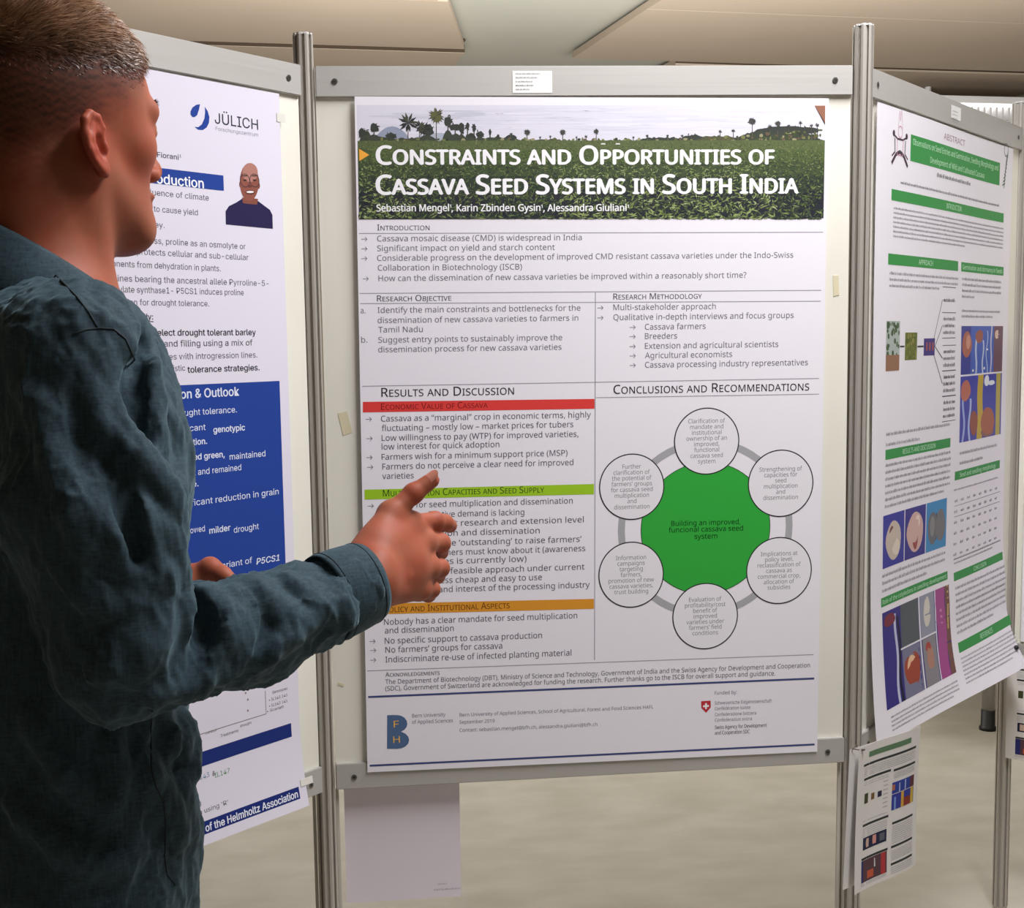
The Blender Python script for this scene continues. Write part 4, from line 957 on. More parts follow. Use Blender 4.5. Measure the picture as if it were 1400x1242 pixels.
# ------------------------------------------------------------------ the man (smooth-union body, meshed with surface nets)
ZV = np.array([0, 0, 1.0]); FH = np.array([-_r[1], _r[0], 0.0])
def frame(deg):
    t = radians(deg); F = cos(t)*_r+sin(t)*FH; return F, np.cross(ZV, F)
class SDF:
    def __init__(s): s.ops = []
    def cone(s, a, b, ra, rb=None, k=0.02, sub=False):
        s.ops.append(('c', np.array(a, float), np.array(b, float), ra, ra if rb is None else rb, k, sub)); return s
    def chain(s, pts, rs_, k=0.02, sub=False):
        rs_ = rs_ if hasattr(rs_, '__len__') else [rs_]*len(pts)
        for i in range(len(pts)-1): s.cone(pts[i], pts[i+1], rs_[i], rs_[i+1], k, sub)
        return s
    def ell(s, c0, ax, r, k=0.02, sub=False):
        s.ops.append(('e', np.array(c0, float), np.array(ax, float), np.array(r, float), 0, k, sub)); return s
    def cut(s, p, n, k=0.004):
        s.ops.append(('p', np.array(p, float), -np.array(n, float), 0, 0, k, True)); return s
    @staticmethod
    def dist(op, X, Y, Z):
        if op[0] == 'c':
            a, b, ra, rb = op[1:5]; ab = b-a; L = max(ab@ab, 1e-12)
            t = np.clip(((X-a[0])*ab[0]+(Y-a[1])*ab[1]+(Z-a[2])*ab[2])/L, 0, 1)
            return np.sqrt((X-a[0]-t*ab[0])**2+(Y-a[1]-t*ab[1])**2+(Z-a[2]-t*ab[2])**2)-(ra+t*(rb-ra))
        if op[0] == 'e':
            c0, A, r = op[1:4]; x, y, z = X-c0[0], Y-c0[1], Z-c0[2]
            q_ = [(x*A[i][0]+y*A[i][1]+z*A[i][2]) for i in range(3)]
            k0 = np.sqrt(sum((q_[i]/r[i])**2 for i in range(3))); k1 = np.sqrt(sum((q_[i]/r[i]**2)**2 for i in range(3)))
            return k0*(k0-1)/np.maximum(k1, 1e-9)
        p, n = op[1:3]; return (X-p[0])*n[0]+(Y-p[1])*n[1]+(Z-p[2])*n[2]
    @staticmethod
    def comb(D, d, k, sub):
        if sub:
            d = -d; h = np.maximum(k-np.abs(D-d), 0)/k; return np.maximum(D, d)+h*h*k*0.25
        h = np.maximum(k-np.abs(D-d), 0)/k; return np.minimum(D, d)-h*h*k*0.25
    def at(s, P):
        P = np.atleast_2d(P); D = np.full(len(P), 1.0)
        for op in s.ops: D = s.comb(D, s.dist(op, P[:, 0], P[:, 1], P[:, 2]), op[5], op[6])
        return D
    def grid(s, xs, ys, zs):
        D = np.full((len(xs), len(ys), len(zs)), 1.0, np.float32)
        xs, ys, zs = [a.astype(np.float32) for a in (xs, ys, zs)]
        for op in s.ops:
            pad = op[5]+0.014
            if op[0] == 'c':
                lo = np.minimum(op[1]-op[3], op[2]-op[4])-pad; hi = np.maximum(op[1]+op[3], op[2]+op[4])+pad
            elif op[0] == 'e':
                ext = np.sqrt(((op[2]*op[3][:, None])**2).sum(0)); lo = op[1]-ext-pad; hi = op[1]+ext+pad
            else: lo = np.full(3, -9.); hi = -lo
            sl = []
            for a, l, h in zip((xs, ys, zs), lo, hi):
                i0, i1 = np.searchsorted(a, l), np.searchsorted(a, h); sl.append(slice(i0, i1))
            if any(t.stop <= t.start for t in sl): continue
            d = s.dist(op, xs[sl[0]][:, None, None], ys[sl[1]][None, :, None], zs[sl[2]][None, None, :])
            D[sl[0], sl[1], sl[2]] = s.comb(D[sl[0], sl[1], sl[2]], d, op[5], op[6])
        return D
    def hit(s, px, py, d0=0.9, d1=2.2):
        d = d0; o_ = W(px, py, 0.0); v = W(px, py, 1.0)-o_
        for _ in range(90):
            g = s.at(o_+v*d)[0]
            if g < 0.0006: return o_+v*d
            d += g*0.8/np.linalg.norm(v)
            if d > d1: return None
        return o_+v*d
def nets(D, xs, ys, zs):
    S_ = D < 0
    c8 = [S_[i:S_.shape[0]-1+i, j:S_.shape[1]-1+j, k:S_.shape[2]-1+k] for i in (0, 1) for j in (0, 1) for k in (0, 1)]
    anyv = c8[0].copy(); allv = c8[0].copy()
    for t in c8[1:]: anyv |= t; allv &= t
    act = anyv & ~allv
    idx = np.argwhere(act); n = len(idx); ids = np.full(act.shape, -1, np.int32); ids[act] = np.arange(n)
    ac = np.zeros((n, 3)); cnt = np.zeros(n); co = (xs, ys, zs)
    cor = {}
    for i in (0, 1):
        for j in (0, 1):
            for k in (0, 1): cor[i, j, k] = D[idx[:, 0]+i, idx[:, 1]+j, idx[:, 2]+k].astype(float)
    for ax in range(3):
        o1, o2 = [t for t in range(3) if t != ax]
        for u in (0, 1):
            for v in (0, 1):
                A = [0, 0, 0]; A[o1] = u; A[o2] = v; B_ = list(A); B_[ax] = 1
                a, b = cor[tuple(A)], cor[tuple(B_)]; m = (a < 0) != (b < 0)
                t = np.where(m, a/np.where(m, a-b, 1), 0)
                for q_ in range(3):
                    c0 = co[q_][idx[:, q_]+A[q_]]
                    if q_ == ax: c0 = c0+t*(co[q_][idx[:, q_]+1]-co[q_][idx[:, q_]])
                    ac[:, q_] += np.where(m, c0, 0)
                cnt += m
    V = ac/cnt[:, None]; F = []
    for ax in range(3):
        o1, o2 = (ax+1) % 3, (ax+2) % 3
        sl0 = [slice(None)]*3; sl1 = [slice(None)]*3; sl0[ax] = slice(0, -1); sl1[ax] = slice(1, None)
        ch = S_[tuple(sl0)] != S_[tuple(sl1)]
        e = np.argwhere(ch); e = e[(e[:, o1] > 0) & (e[:, o2] > 0) & (e[:, o1] < D.shape[o1]-1) & (e[:, o2] < D.shape[o2]-1)]
        def g(d1, d2):
            t = e.copy(); t[:, o1] -= d1; t[:, o2] -= d2; return ids[t[:, 0], t[:, 1], t[:, 2]]
        qd = np.stack([g(1, 1), g(0, 1), g(0, 0), g(1, 0)], 1)
        ins = S_[e[:, 0], e[:, 1], e[:, 2]]
        qd[~ins] = qd[~ins][:, ::-1]; F.append(qd)
    return V, np.vstack(F)
def smooth(V, F, it, lam=0.5):
    E_ = np.vstack([F[:, [0, 1]], F[:, [1, 2]], F[:, [2, 3]], F[:, [3, 0]]])
    n = len(V); a = np.concatenate([E_[:, 0], E_[:, 1]]); b = np.concatenate([E_[:, 1], E_[:, 0]])
    w = np.bincount(a, minlength=n).astype(float); w[w == 0] = 1
    for _ in range(it):
        M_ = np.stack([np.bincount(a, V[b, k], minlength=n) for k in range(3)], 1)/w[:, None]
        V = V+lam*(M_-V)
    return V
def vnormals(V, F):
    n = np.cross(V[F[:, 2]]-V[F[:, 0]], V[F[:, 3]]-V[F[:, 1]]); N_ = np.zeros_like(V)
    for k in range(4):
        for c_ in range(3): N_[:, c_] += np.bincount(F[:, k], n[:, c_], minlength=len(V))
    return N_/np.maximum(np.linalg.norm(N_, axis=1), 1e-12)[:, None]
def np_mesh(name, V, F, m, parent, cols=None):
    me = bpy.data.meshes.new(name)
    me.vertices.add(len(V)); me.vertices.foreach_set('co', (V-np.array(parent.location)).astype(np.float32).ravel())
    me.loops.add(F.size); me.loops.foreach_set('vertex_index', F.astype(np.int32).ravel())
    me.polygons.add(len(F)); me.polygons.foreach_set('loop_start', (np.arange(len(F))*F.shape[1]).astype(np.int32))
    me.update(calc_edges=True); me.polygons.foreach_set('use_smooth', np.ones(len(F), bool))
    if cols is not None:
        at = me.color_attributes.new('Col', 'FLOAT_COLOR', 'POINT'); at.data.foreach_set('color', np.asarray(cols, np.float32).ravel())
    me.materials.append(m); me.validate()
    o = bpy.data.objects.new(name, me); C.objects.link(o); o.parent = parent; return o
def nz3(P, f, seed):
    """cheap smooth pseudo-noise in -1..1"""
    r_ = np.random.default_rng(seed); out = 0; amp = 1; tot = 0
    for o_ in range(4):
        for _ in range(3):
            d = r_.normal(size=3); d /= np.linalg.norm(d); out = out+amp*np.sin(P@d*f*2*pi*(1+.35*r_.random())+r_.random()*6.28+1.3*np.sin(P@d[::-1]*f*4+r_.random()*6)); tot += amp
        f *= 1.9; amp *= .55
    return out/tot*1.7
def spacing(lo, hi, fine, fs, cs_):
    out = [lo]
    while out[-1] < hi:
        x = out[-1]; h = fs if any(a <= x <= b for a, b in fine) else cs_
        for a, b in fine:
            if x < a < x+h: h = max(a-x, fs*.5)
        out.append(x+h)
    return np.array(out)

Fh, Lh = frame(49); HC0 = W(84, 172, 1.36)
def H(x, y, z): return HC0+Fh*x+Lh*y+ZV*z
HA = np.array([Fh, Lh, ZV])
Ft, Lt = frame(30); T0 = W(50, 480, 1.355); T0 = np.array([T0[0], T0[1], 0])
def T(x, y, z): return T0+Ft*x+Lt*y+ZV*z
TA = np.array([Ft, Lt, ZV])
man = empty('person', (T0[0], T0[1], 0.0)); tag(man, 'man with short sandy hair in a dark teal shirt, gesturing at the cassava poster', 'person'); set_mw(man)

# --- skin body
B = SDF()
B.ell(H(-.010, 0, .034), HA, (.098, .077, .090), .02)
B.ell(H(.034, 0, .004), HA, (.060, .067, .082), .02)
B.ell(H(.046, 0, -.055), HA, (.046, .050, .056), .022)
for s_ in (-1, 1):
    B.cone(H(-.012, s_*.052, -.040), H(.066, s_*.030, -.104), .019, .017, .026)
    B.ell(H(.054, s_*.040, -.022), HA, (.024, .022, .018), .022)
    B.cone(H(.088, s_*.012, .014), H(.073, s_*.050, .016), .010, .009, .014)
B.ell(H(.080, 0, -.104), HA, (.020, .026, .019), .022)
B.cone(H(.056, 0, -.088), H(-.02, 0, -.07), .030, .045, .03)
B.cone(H(-.018, 0, -.02), H(-.020, 0, -.21), .058, .060, .03)
B.cone(H(-.042, 0, -.06), H(-.040, 0, -.21), .046, .054, .03)
for s_ in (-1, 1): B.cone(H(-.018, s_*.058, -.05), H(.018, s_*.022, -.20), .012, .012, .02)
B.ell(H(.020, 0, -.135), HA, (.016, .012, .016), .015)
for s_ in (-1, 1):
    B.ell(H(.099, s_*.032, -.001), HA, (.018, .017, .013), .012, True)
    B.ell(H(.079, s_*.032, -.001), HA, (.0135, .0150, .0125), .004)
    B.cone(H(.0935, s_*.022, -.0005), H(.088, s_*.043, -.0005), .0016, .0016, .002, True)
B.cone(H(.090, 0, .010), H(.110, 0, -.034), .008, .0105, .012)
B.ell(H(.109, 0, -.037), HA, (.013, .0125, .0115), .006)
for s_ in (-1, 1):
    B.ell(H(.101, s_*.0135, -.042), HA, (.011, .008, .008), .006)
    B.ell(H(.104, s_*.007, -.0505), HA, (.004, .003, .004), .003, True)
B.ell(H(.092, 0, -.0655), HA, (.012, .025, .007), .006)
B.ell(H(.090, 0, -.0765), HA, (.013, .021, .0085), .006)
B.cone(H(.1085, -.001, -.0708), H(.097, -.026, -.0712), .0016, .0016, .002, True)
B.cone(H(.1085, .001, -.0708), H(.097, .026, -.0712), .0016, .0016, .002, True)
# ears: pinna leaning out towards the back, helix rim, concha, antihelix, tragus, lobe
for s_ in (-1, 1):
    def E(u, v, w):      # u forward, v up, w outwards, in the ear's tilted plane
        ca, sa = cos(radians(14)), sin(radians(14)); u, v, w = u*.86, v*.86, w*.9; u2 = -.003+u*ca-v*sa; v2 = u*sa+v*ca
        return H(-.014+u2-0.0, s_*(.0755+w+max(0, .014-u)*.26), -.029+v2)
    eu = (E(.01, 0, 0)-E(-.012, 0, 0)); eu /= np.linalg.norm(eu); ev = E(0, .01, 0)-E(0, -.01, 0); ev /= np.linalg.norm(ev); ew = np.cross(eu, ev)
    EA = np.array([eu, ev, ew])
    B.ell(E(-.004, .004, .002), EA, (.0165, .028, .0045), .006)
    B.ell(E(.002, -.004, .006), EA, (.009, .013, .006), .003, True)
    B.ell(E(-.006, .018, .008), EA, (.008, .006, .004), .003, True)
    B.chain([E(.011, .004, .000), E(.0135, .016, .003), E(.009, .028, .004), E(-.003, .0335, .005), E(-.014, .028, .006), E(-.019, .014, .006), E(-.018, -.003, .006), E(-.012, -.018, .005), E(-.003, -.029, .003)], [.003, .0035, .0038, .0040, .0040, .0036, .0032, .0032, .004], .003)
    B.chain([E(-.004, .020, .004), E(-.0105, .008, .005), E(-.0095, -.006, .005), E(-.003, -.015, .004)], .0028, .004)
    B.ell(E(.003, -.029, .001), EA, (.0075, .0085, .0042), .006)
    B.ell(E(.0115, -.005, .002), EA, (.004, .006, .004), .004)
# torso and upper arms, mostly under the shirt
B.ell(T(0, 0, 1.31), TA, (.105, .155, .20), .05)
B.cone(T(-.01, -.15, 1.415), T(-.01, .15, 1.415), .038, .038, .04)
B.ell(T(0, 0, 1.03), TA, (.10, .145, .20), .05)
for s_ in (-1, 1): B.cone(H(-.03, s_*.02, -.19), T(-.01, s_*.12, 1.41), .033, .035, .04)
SR, ER_, CR = W(112, 492, 1.235), W(165, 897, 1.225), W(508, 793, 1.385)
SL = T(0, .165, 1.435); ELb = np.array([CAM[0], CAM[1], 0])+_r*-.45+FH*1.50; ELb[2] = 1.135
WL = W(247, 803, 1.60)
B.cone(SR, ER_, .045, .036, .03); B.cone(ER_, CR, .036, .026, .02)
B.cone(SL, ELb, .045, .036, .03); B.cone(ELb, WL, .036, .026, .02)
# right hand: back of the hand to the camera, thumb raised, index pointing, three fingers curled
wr = W(508, 790, 1.392)
B.cone(W(486, 800, 1.375), wr, .0265, .0255, .01)
k_ = .012
mc = {'i': W(560, 717, 1.466), 'm': W(580, 742, 1.472), 'r': W(585, 776, 1.468), 'p': W(573, 806, 1.458)}
B.cone(W(512, 770, 1.395), mc['i'], .0185, .0125, .014); B.cone(W(514, 782, 1.395), mc['m'], .0190, .0130, .014)
B.cone(W(514, 797, 1.395), mc['r'], .0185, .0128, .014); B.cone(W(513, 811, 1.39), mc['p'], .0165, .0120, .014)
B.ell(W(545, 772, 1.442), TA, (.030, .028, .028), .014)
for kk, w0 in (('i', (513, 772, 1.394)), ('m', (516, 784, 1.392)), ('r', (517, 798, 1.392))):   # tendons under the skin
    a0 = W(*w0)-FW*.0135; b0_ = mc[kk]-FW*.0095; B.chain([a0, a0*.5+b0_*.5-FW*.0035, b0_], [.0030, .0038, .0048], .009)
for kk, r_ in (('i', .0112), ('m', .0114), ('r', .0108), ('p', .0098)): B.ell(mc[kk]+0.0*ZV, TA, (r_+.0008,)*3, .008)
FB = [([mc['i'], W(594, 713, 1.496), W(608, 715, 1.512), W(615, 719, 1.526)], [.0112, .0104, .0096, .0086]),
      ([mc['m'], W(603, 743, 1.500), W(602, 755, 1.524), W(586, 762, 1.530)], [.0110, .0100, .0090, .0078]),
      ([mc['r'], W(602, 777, 1.494), W(598, 788, 1.516), W(582, 789, 1.520)], [.0106, .0096, .0088, .0076]),
      ([mc['p'], W(590, 806, 1.480), W(586, 814, 1.500), W(572, 813, 1.504)], [.0096, .0088, .0080, .0070])]
for pts, rr in FB:
    B.chain(pts[:2], rr[:2], .007); B.chain(pts[1:3], rr[1:3], .003); B.chain(pts[2:], rr[2:], .003)
    B.ell(pts[1], TA, (rr[1]+.0006,)*3, .004)
TH = [W(497, 757, 1.405), W(534, 703, 1.442), W(565, 675, 1.452), W(590, 657, 1.458)]
B.cone(TH[0], TH[1], .0175, .0128, .012); B.cone(TH[1], TH[2], .0120, .0100, .006); B.cone(TH[2], TH[3], .0102, .0088, .005)
B.ell(TH[1], TA, (.0130,)*3, .008); B.ell(TH[2], TA, (.0108,)*3, .004)
B.cone(W(520, 745, 1.415), W(556, 722, 1.458), .015, .012, .018)
# left hand: open, palm up, thumb towards the camera
B.cone(W(232, 806, 1.585), W(256, 806, 1.602), .026, .025, .01)
ml = [W(312, 806, 1.640), W(314, 820, 1.632), W(312, 834, 1.622), W(306, 846, 1.612)]
for p_, r_ in zip(ml, (.0125, .013, .0125, .0115)): B.cone(W(262, 812, 1.604), p_, .018, r_, .012)
for p_, d_ in zip(ml, ((52, 4), (58, 8), (54, 10), (42, 12))):
    b_ = p_+RT*d_[0]/FOC*1.62*.55-UP*d_[1]/FOC*1.6*.55+FH*.010; c_ = p_+RT*d_[0]/FOC*1.62+(-UP)*d_[1]/FOC*.6+FH*.008+ZV*.008
    B.chain([p_, b_, c_], [.0105, .0095, .008], .005)
TL_ = [W(268, 782, 1.600), W(287, 777, 1.590), W(304, 786, 1.583), W(315, 794, 1.578)]
B.cone(W(258, 800, 1.605), TL_[1], .019, .0130, .012); B.cone(TL_[1], TL_[2], .0120, .0105, .006); B.cone(TL_[2], TL_[3], .0105, .0092, .004)
bb_lo = np.array([min(HC0[0]-.13, T0[0]-.24), -1.5, .84])
hx = lambda p: (p[0], p[1], p[2])
rx = [p_[0] for p_ in (wr, TH[3], mc['p'], FB[0][0][3], TH[0])]; ry = [p_[1] for p_ in (wr, TH[3], FB[0][0][3], mc['p'])]
xs = spacing(T0[0]-.24, wr[0]+.16, [(HC0[0]-.125, HC0[0]+.135), (WL[0]-.005, WL[0]+.115), (wr[0]-.02, wr[0]+.15)], .0021, .009)
ys = spacing(T0[1]-.26, WL[1]+.10, [(HC0[1]-.125, HC0[1]+.135), (WL[1]-.055, WL[1]+.075), (wr[1]-.03, wr[1]+.165)], .0021, .009)
zs = spacing(.82, 1.80, [(1.03+.03, 1.30), (HC0[2]-.19, HC0[2]+.135)], .0021, .009)
D = B.grid(xs, ys, zs)
V, F_ = nets(D, xs, ys, zs); V = smooth(V, F_, 2, .45); del D
SN = vnormals(V, F_)
# colours of the skin: cropped hair shading into the nape, lips, pink ears and knuckles
Lc = (V-HC0)@HA.T; hx_, hy_, hz_ = Lc[:, 0], Lc[:, 1], Lc[:, 2]
def sstep(a, b, x): t = np.clip((x-a)/(b-a), 0, 1); return t*t*(3-2*t)
def hairmask(x, y, z, j=0):
    ay = np.abs(y)
    front = sstep(.092, .050, x+np.maximum(0, .070-z)*0.55+j*.004)              # hairline over forehead and temples
    xb = sstep(-.028, .030, x); side_ = sstep(-.012, .050, z+j*.01)*.9; back_ = sstep(-.085, .035, z+np.clip(-x, 0, .1)*.25+j*.01); low = side_*xb+back_*(1-xb)
    ear = 1-sstep(.030, .018, np.sqrt((x+.014)**2+(z+.026)**2))*sstep(.055, .066, ay)
    top = sstep(.05, .075, z)*sstep(.094, .080, x)
    return np.clip(np.maximum(front*low*ear, top), 0, 1)*sstep(.082, .079, ay)
nzv = nz3(V, 18, 3); fine = nz3(V, 120, 4)
isH = (hz_ > -.25) & (np.abs(hx_) < .16) & (np.abs(hy_) < .13)
hm = np.where(isH, hairmask(hx_, hy_, hz_, nzv), 0)
def L3(c_): return np.array(lin(c_)[:3])
skin = L3((164, 96, 70)); red = L3((168, 68, 48)); lip = L3((176, 96, 86)); hairc = L3((44, 30, 22)); stub = L3((140, 88, 66))
cl = np.tile(skin, (len(V), 1))
def mixc(cl, c_, m_): return cl*(1-m_[:, None])+c_*m_[:, None]
cl = mixc(cl, red, np.clip(.25+.25*nzv, 0, .5))
eard = np.exp(-(((hx_+.016)/.03)**2+((hz_+.028)/.04)**2))*sstep(.066, .076, np.abs(hy_)); cl = mixc(cl, red, np.clip(eard*.8*isH, 0, 1))
cl = mixc(cl, red, .5*np.exp(-(((hx_-.06)/.03)**2+((np.abs(hy_)-.045)/.025)**2+((hz_+.035)/.025)**2))*isH)
bd = isH & (hz_ < -.045) & (hx_ > -.01)
cl = mixc(cl, stub, np.where(bd, .55*sstep(-.04, -.06, hz_)*sstep(-.16, -.12, hz_)*(.7+.3*fine), 0))
cl = mixc(cl, lip, np.where(isH & (hx_ > .098) & (np.abs(hy_) < .024) & (hz_ < -.061) & (hz_ > -.084), .9, 0))
cl = mixc(cl, hairc, np.clip(hm*(.80+.2*fine), 0, .96)*isH)
for p_ in [FB[i][0][1] for i in range(4)]+list(mc.values())+[TH[2]]:
    cl = mixc(cl, red, .45*np.exp(-((V-p_)**2).sum(1)/.010**2))
skin_m = mat('skin', (200, 150, 130), .58, spec=.28); a_ = col_node(skin_m)
_b = skin_m.node_tree.nodes['Principled BSDF']; _b.inputs['Subsurface Weight'].default_value = .12; _b.inputs['Subsurface Radius'].default_value = (.6, .22, .12); _b.inputs['Subsurface Scale'].default_value = .012
_n = skin_m.node_tree.nodes.new('ShaderNodeTexNoise'); _n.inputs['Scale'].default_value = 900; _p = skin_m.node_tree.nodes.new('ShaderNodeBump'); _p.inputs['Strength'].default_value = .12; _p.inputs['Distance'].default_value = .0005
_t = skin_m.node_tree.nodes.new('ShaderNodeTexCoord'); skin_m.node_tree.links.new(_t.outputs['Object'], _n.inputs['Vector']); skin_m.node_tree.links.new(_n.outputs['Fac'], _p.inputs['Height']); skin_m.node_tree.links.new(_p.outputs[0], _b.inputs['Normal'])
body = np_mesh('body', V, F_, skin_m, man, np.hstack([cl, np.ones((len(V), 1))]))

# --- hair: short strands combed forward on top, clipped sides
cand = np.nonzero(isH & (hm > .35) & (hz_ > .036+.012*nzv))[0]
wt = hm[cand]*np.where(hz_[cand] > .04, 1.5, .6); wt /= wt.sum()
ns = 60000
ii = rng.choice(cand, ns, p=wt); root = V[ii]+rng.normal(0, .0011, (ns, 3)); nn = SN[ii]
l3 = (root-HC0)@HA.T
topf = sstep(.035, .085, l3[:, 2]); 
ln_ = (.0022+.0143*topf+.004*topf*sstep(.03, .07, l3[:, 0]))*rng.uniform(.6, 1.15, ns)
clump = np.stack([nz3(root, 26, 11), nz3(root, 26, 12), nz3(root, 26, 13)], 1)
comb_ = Fh*(.55+.35*topf)[:, None]-ZV*(.5*(1-topf))[:, None]+clump*.45
tan_ = comb_-nn*(comb_*nn).sum(1)[:, None]; tan_ /= np.maximum(np.linalg.norm(tan_, axis=1), 1e-6)[:, None]
lift = (.12+.75*topf+.2*rng.random(ns))[:, None]
d1_ = nn*lift+tan_*(1.05-.35*topf)[:, None]; d1_ /= np.linalg.norm(d1_, axis=1)[:, None]
d2_ = d1_*.6+tan_*.9-nn*.1; d2_ /= np.linalg.norm(d2_, axis=1)[:, None]
side = np.cross(d1_, nn+rng.normal(0, .6, (ns, 3))); side /= np.maximum(np.linalg.norm(side, axis=1), 1e-6)[:, None]
wd_ = ((.00024+.00018*topf)*rng.uniform(.7, 1.3, ns))[:, None]
p0 = root-nn*.001; p1 = p0+d1_*(ln_*.55)[:, None]; p2 = p1+d2_*(ln_*.5)[:, None]
HV = np.stack([p0-side*wd_, p0+side*wd_, p1+side*wd_*.8, p1-side*wd_*.8, p2+side*wd_*.15, p2-side*wd_*.15], 1).reshape(-1, 3)
bs = np.arange(ns)[:, None]*6; HF = np.vstack([bs+np.array([0, 1, 2, 3]), bs+np.array([3, 2, 4, 5])])
g1, g2, g3 = L3((64, 42, 30)), L3((142, 104, 76)), L3((204, 164, 132))  # palest tone puts the lit look of the top strands into the colour
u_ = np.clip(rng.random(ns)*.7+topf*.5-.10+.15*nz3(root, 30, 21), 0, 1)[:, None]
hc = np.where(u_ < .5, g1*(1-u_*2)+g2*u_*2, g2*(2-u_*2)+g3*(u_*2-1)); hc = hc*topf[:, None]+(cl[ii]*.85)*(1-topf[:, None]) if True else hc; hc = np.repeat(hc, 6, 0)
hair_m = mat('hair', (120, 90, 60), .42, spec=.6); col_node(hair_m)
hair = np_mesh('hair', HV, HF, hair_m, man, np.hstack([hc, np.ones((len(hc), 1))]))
# eyes and eyebrows
eye_m = mat('eyeball', (232, 228, 222), .15); iris_m = mat('iris', (70, 84, 92), .15)
for s_ in (-1, 1):
    bm = bmesh.new(); bmesh.ops.create_uvsphere(bm, u_segments=20, v_segments=12, radius=.0118)
    ep = H(.0815, s_*.032, -.0008)-np.array(man.location)
    for v in bm.verts: v.co = v.co+Vector(ep)
    e_ = MB(); e_.bm(bm, True); eo = e_.build('eye', eye_m, man)
    ip = ep+Fh*.0117; ring_ = [ip+(Lh*cos(k*pi/8)+ZV*sin(k*pi/8))*.0055-Fh*.0009 for k in range(16)]
    mesh_obj('iris', [ip+Fh*.0004]+ring_, [[0, 1+k, 1+(k+1) % 16] for k in range(16)], iris_m, eo)
    bv = []; bf = []; bc = []
    for _ in range(260):
        u = random.random(); x0 = .097-.020*u*u-.003*u; y0 = s_*(.013+.040*u); z0 = .0185+.006*math.sin(u*2.6)+random.uniform(-.004, .004)
        a0 = H(x0-.001, y0, z0); dv = Lh*s_*random.uniform(.5, 1)+ZV*random.uniform(-.1, .5)+Fh*.35; dv = dv/np.linalg.norm(dv)*random.uniform(.005, .009)
        n_ = len(bv); bv += [a0, a0+ZV*.0006, a0+dv]; bf.append([n_, n_+1, n_+2])
    mesh_obj('eyebrow', [p_-np.array(man.location) for p_ in bv], bf, mat('eyebrow_hair', (84, 60, 44), .6), man)
# thumb nail and finger nails of the right hand
nail_m = mat('nail', (192, 124, 104), .35)
def nail(p_, dirv, up, w, l, r):
    dirv = dirv/np.linalg.norm(dirv); up = up-dirv*(up@dirv); up /= np.linalg.norm(up); sd_ = np.cross(dirv, up); vv = []; 
    for i in range(7):
        t = -1+2*i/6; L_ = l*(1-.35*t*t)
        for j, u in enumerate((-.5, 0, .5)):
            vv.append(p_+dirv*(u*l+(L_-l)*(u > 0))+sd_*(w*t*.5)+up*(r*math.sqrt(max(0, 1-(t*w*.5/r)**2))+.0004)-np.array(man.location))
    mesh_obj('fingernail', vv, [[i*3+j, i*3+j+1, i*3+j+4, i*3+j+3] for i in range(6) for j in range(2)], nail_m, man, smooth=True)
nail(TH[3]+(TH[3]-TH[2])*.12, TH[3]-TH[2], -FW*.8+UP*.75, .0125, .0130, .0086)

# --- shirt
cn0 = H(-.030, 0, 0); cn0[2] = 0
Sh = SDF()
Sh.ell(T(.012, 0, 1.32), TA, (.134, .178, .19), .05)
Sh.cone(T(-.008, -.155, 1.424), T(-.008, .155, 1.424), .050, .050, .05)
for s_ in (-1, 1): Sh.cone(cn0+Lt*s_*.06+ZV*1.436, T(-.006, s_*.15, 1.434), .036, .046, .04)
Sh.cone(cn0-Ft*.042-Lt*.035+ZV*1.440, cn0-Ft*.042+Lt*.035+ZV*1.440, .052, .052, .05)
Sh.ell(T(.004, 0, 1.10), TA, (.126, .168, .26), .05)
Sh.ell(T(.008, 0, .90), TA, (.130, .174, .20), .05)
MR = W(126, 700, 1.215)
Sh.cone(SR, MR, .064, .076, .035); Sh.cone(MR, ER_, .076, .060, .02)
FR = W(345, 862, 1.305)
Sh.cone(ER_, FR, .058, .049, .02); Sh.cone(FR, CR, .050, .0385, .02)
Sh.cone(SL, ELb, .066, .056, .035); Sh.cone(ELb, WL-(WL-ELb)/np.linalg.norm(WL-ELb)*.04, .056, .037, .02)
Sh.cut(T(0, 0, .79), -ZV, .004)
_ax = (CR-FR)/np.linalg.norm(CR-FR); Sh.cut(CR-_ax*.014, _ax, .004)
Base = SDF(); Base.ops = list(Sh.ops)
Arm = SDF().cone(SR, MR, .064, .076, .035).cone(MR, ER_, .076, .060, .02).cone(ER_, FR, .058, .049, .02).cone(FR, CR, .050, .0385, .02)
def ridge(pts, r=.006, sink=.002, k=.016, sub=False):
    P_ = []
    arm = sum(Arm.hit(*p_) is not None for p_ in pts) >= 2
    for p_ in pts:
        h_ = (Arm if arm else Base).hit(*p_)
        if h_ is not None:
            P_.append(h_+FW*sink*(1 if not sub else -1)*1.0)
    if len(P_) < 2: return
    dz_ = [(p_-CAM)@FW for p_ in P_]; md = sorted(dz_)[len(dz_)//2]; P_ = [p_ for p_, z_ in zip(P_, dz_) if abs(z_-md) < .045]
    if len(P_) < 2: return
    n = len(P_); rr = [r*(.45+.55*math.sin(pi*(i+.5)/n)) for i in range(n)]
    # subdivide with a Catmull-Rom curve so the fold runs smoothly
    Q = []; R_ = []
    for i in range(n-1):
        a, b, c_, d_ = P_[max(i-1, 0)], P_[i], P_[i+1], P_[min(i+2, n-1)]
        for t in (0, .33, .66):
            Q.append(.5*((2*b)+(-a+c_)*t+(2*a-5*b+4*c_-d_)*t*t+(-a+3*b-3*c_+d_)*t**3)); R_.append(rr[i]+(rr[i+1]-rr[i])*t)
    Q.append(P_[-1]); R_.append(rr[-1])
    Sh.chain(Q, R_, k, sub)
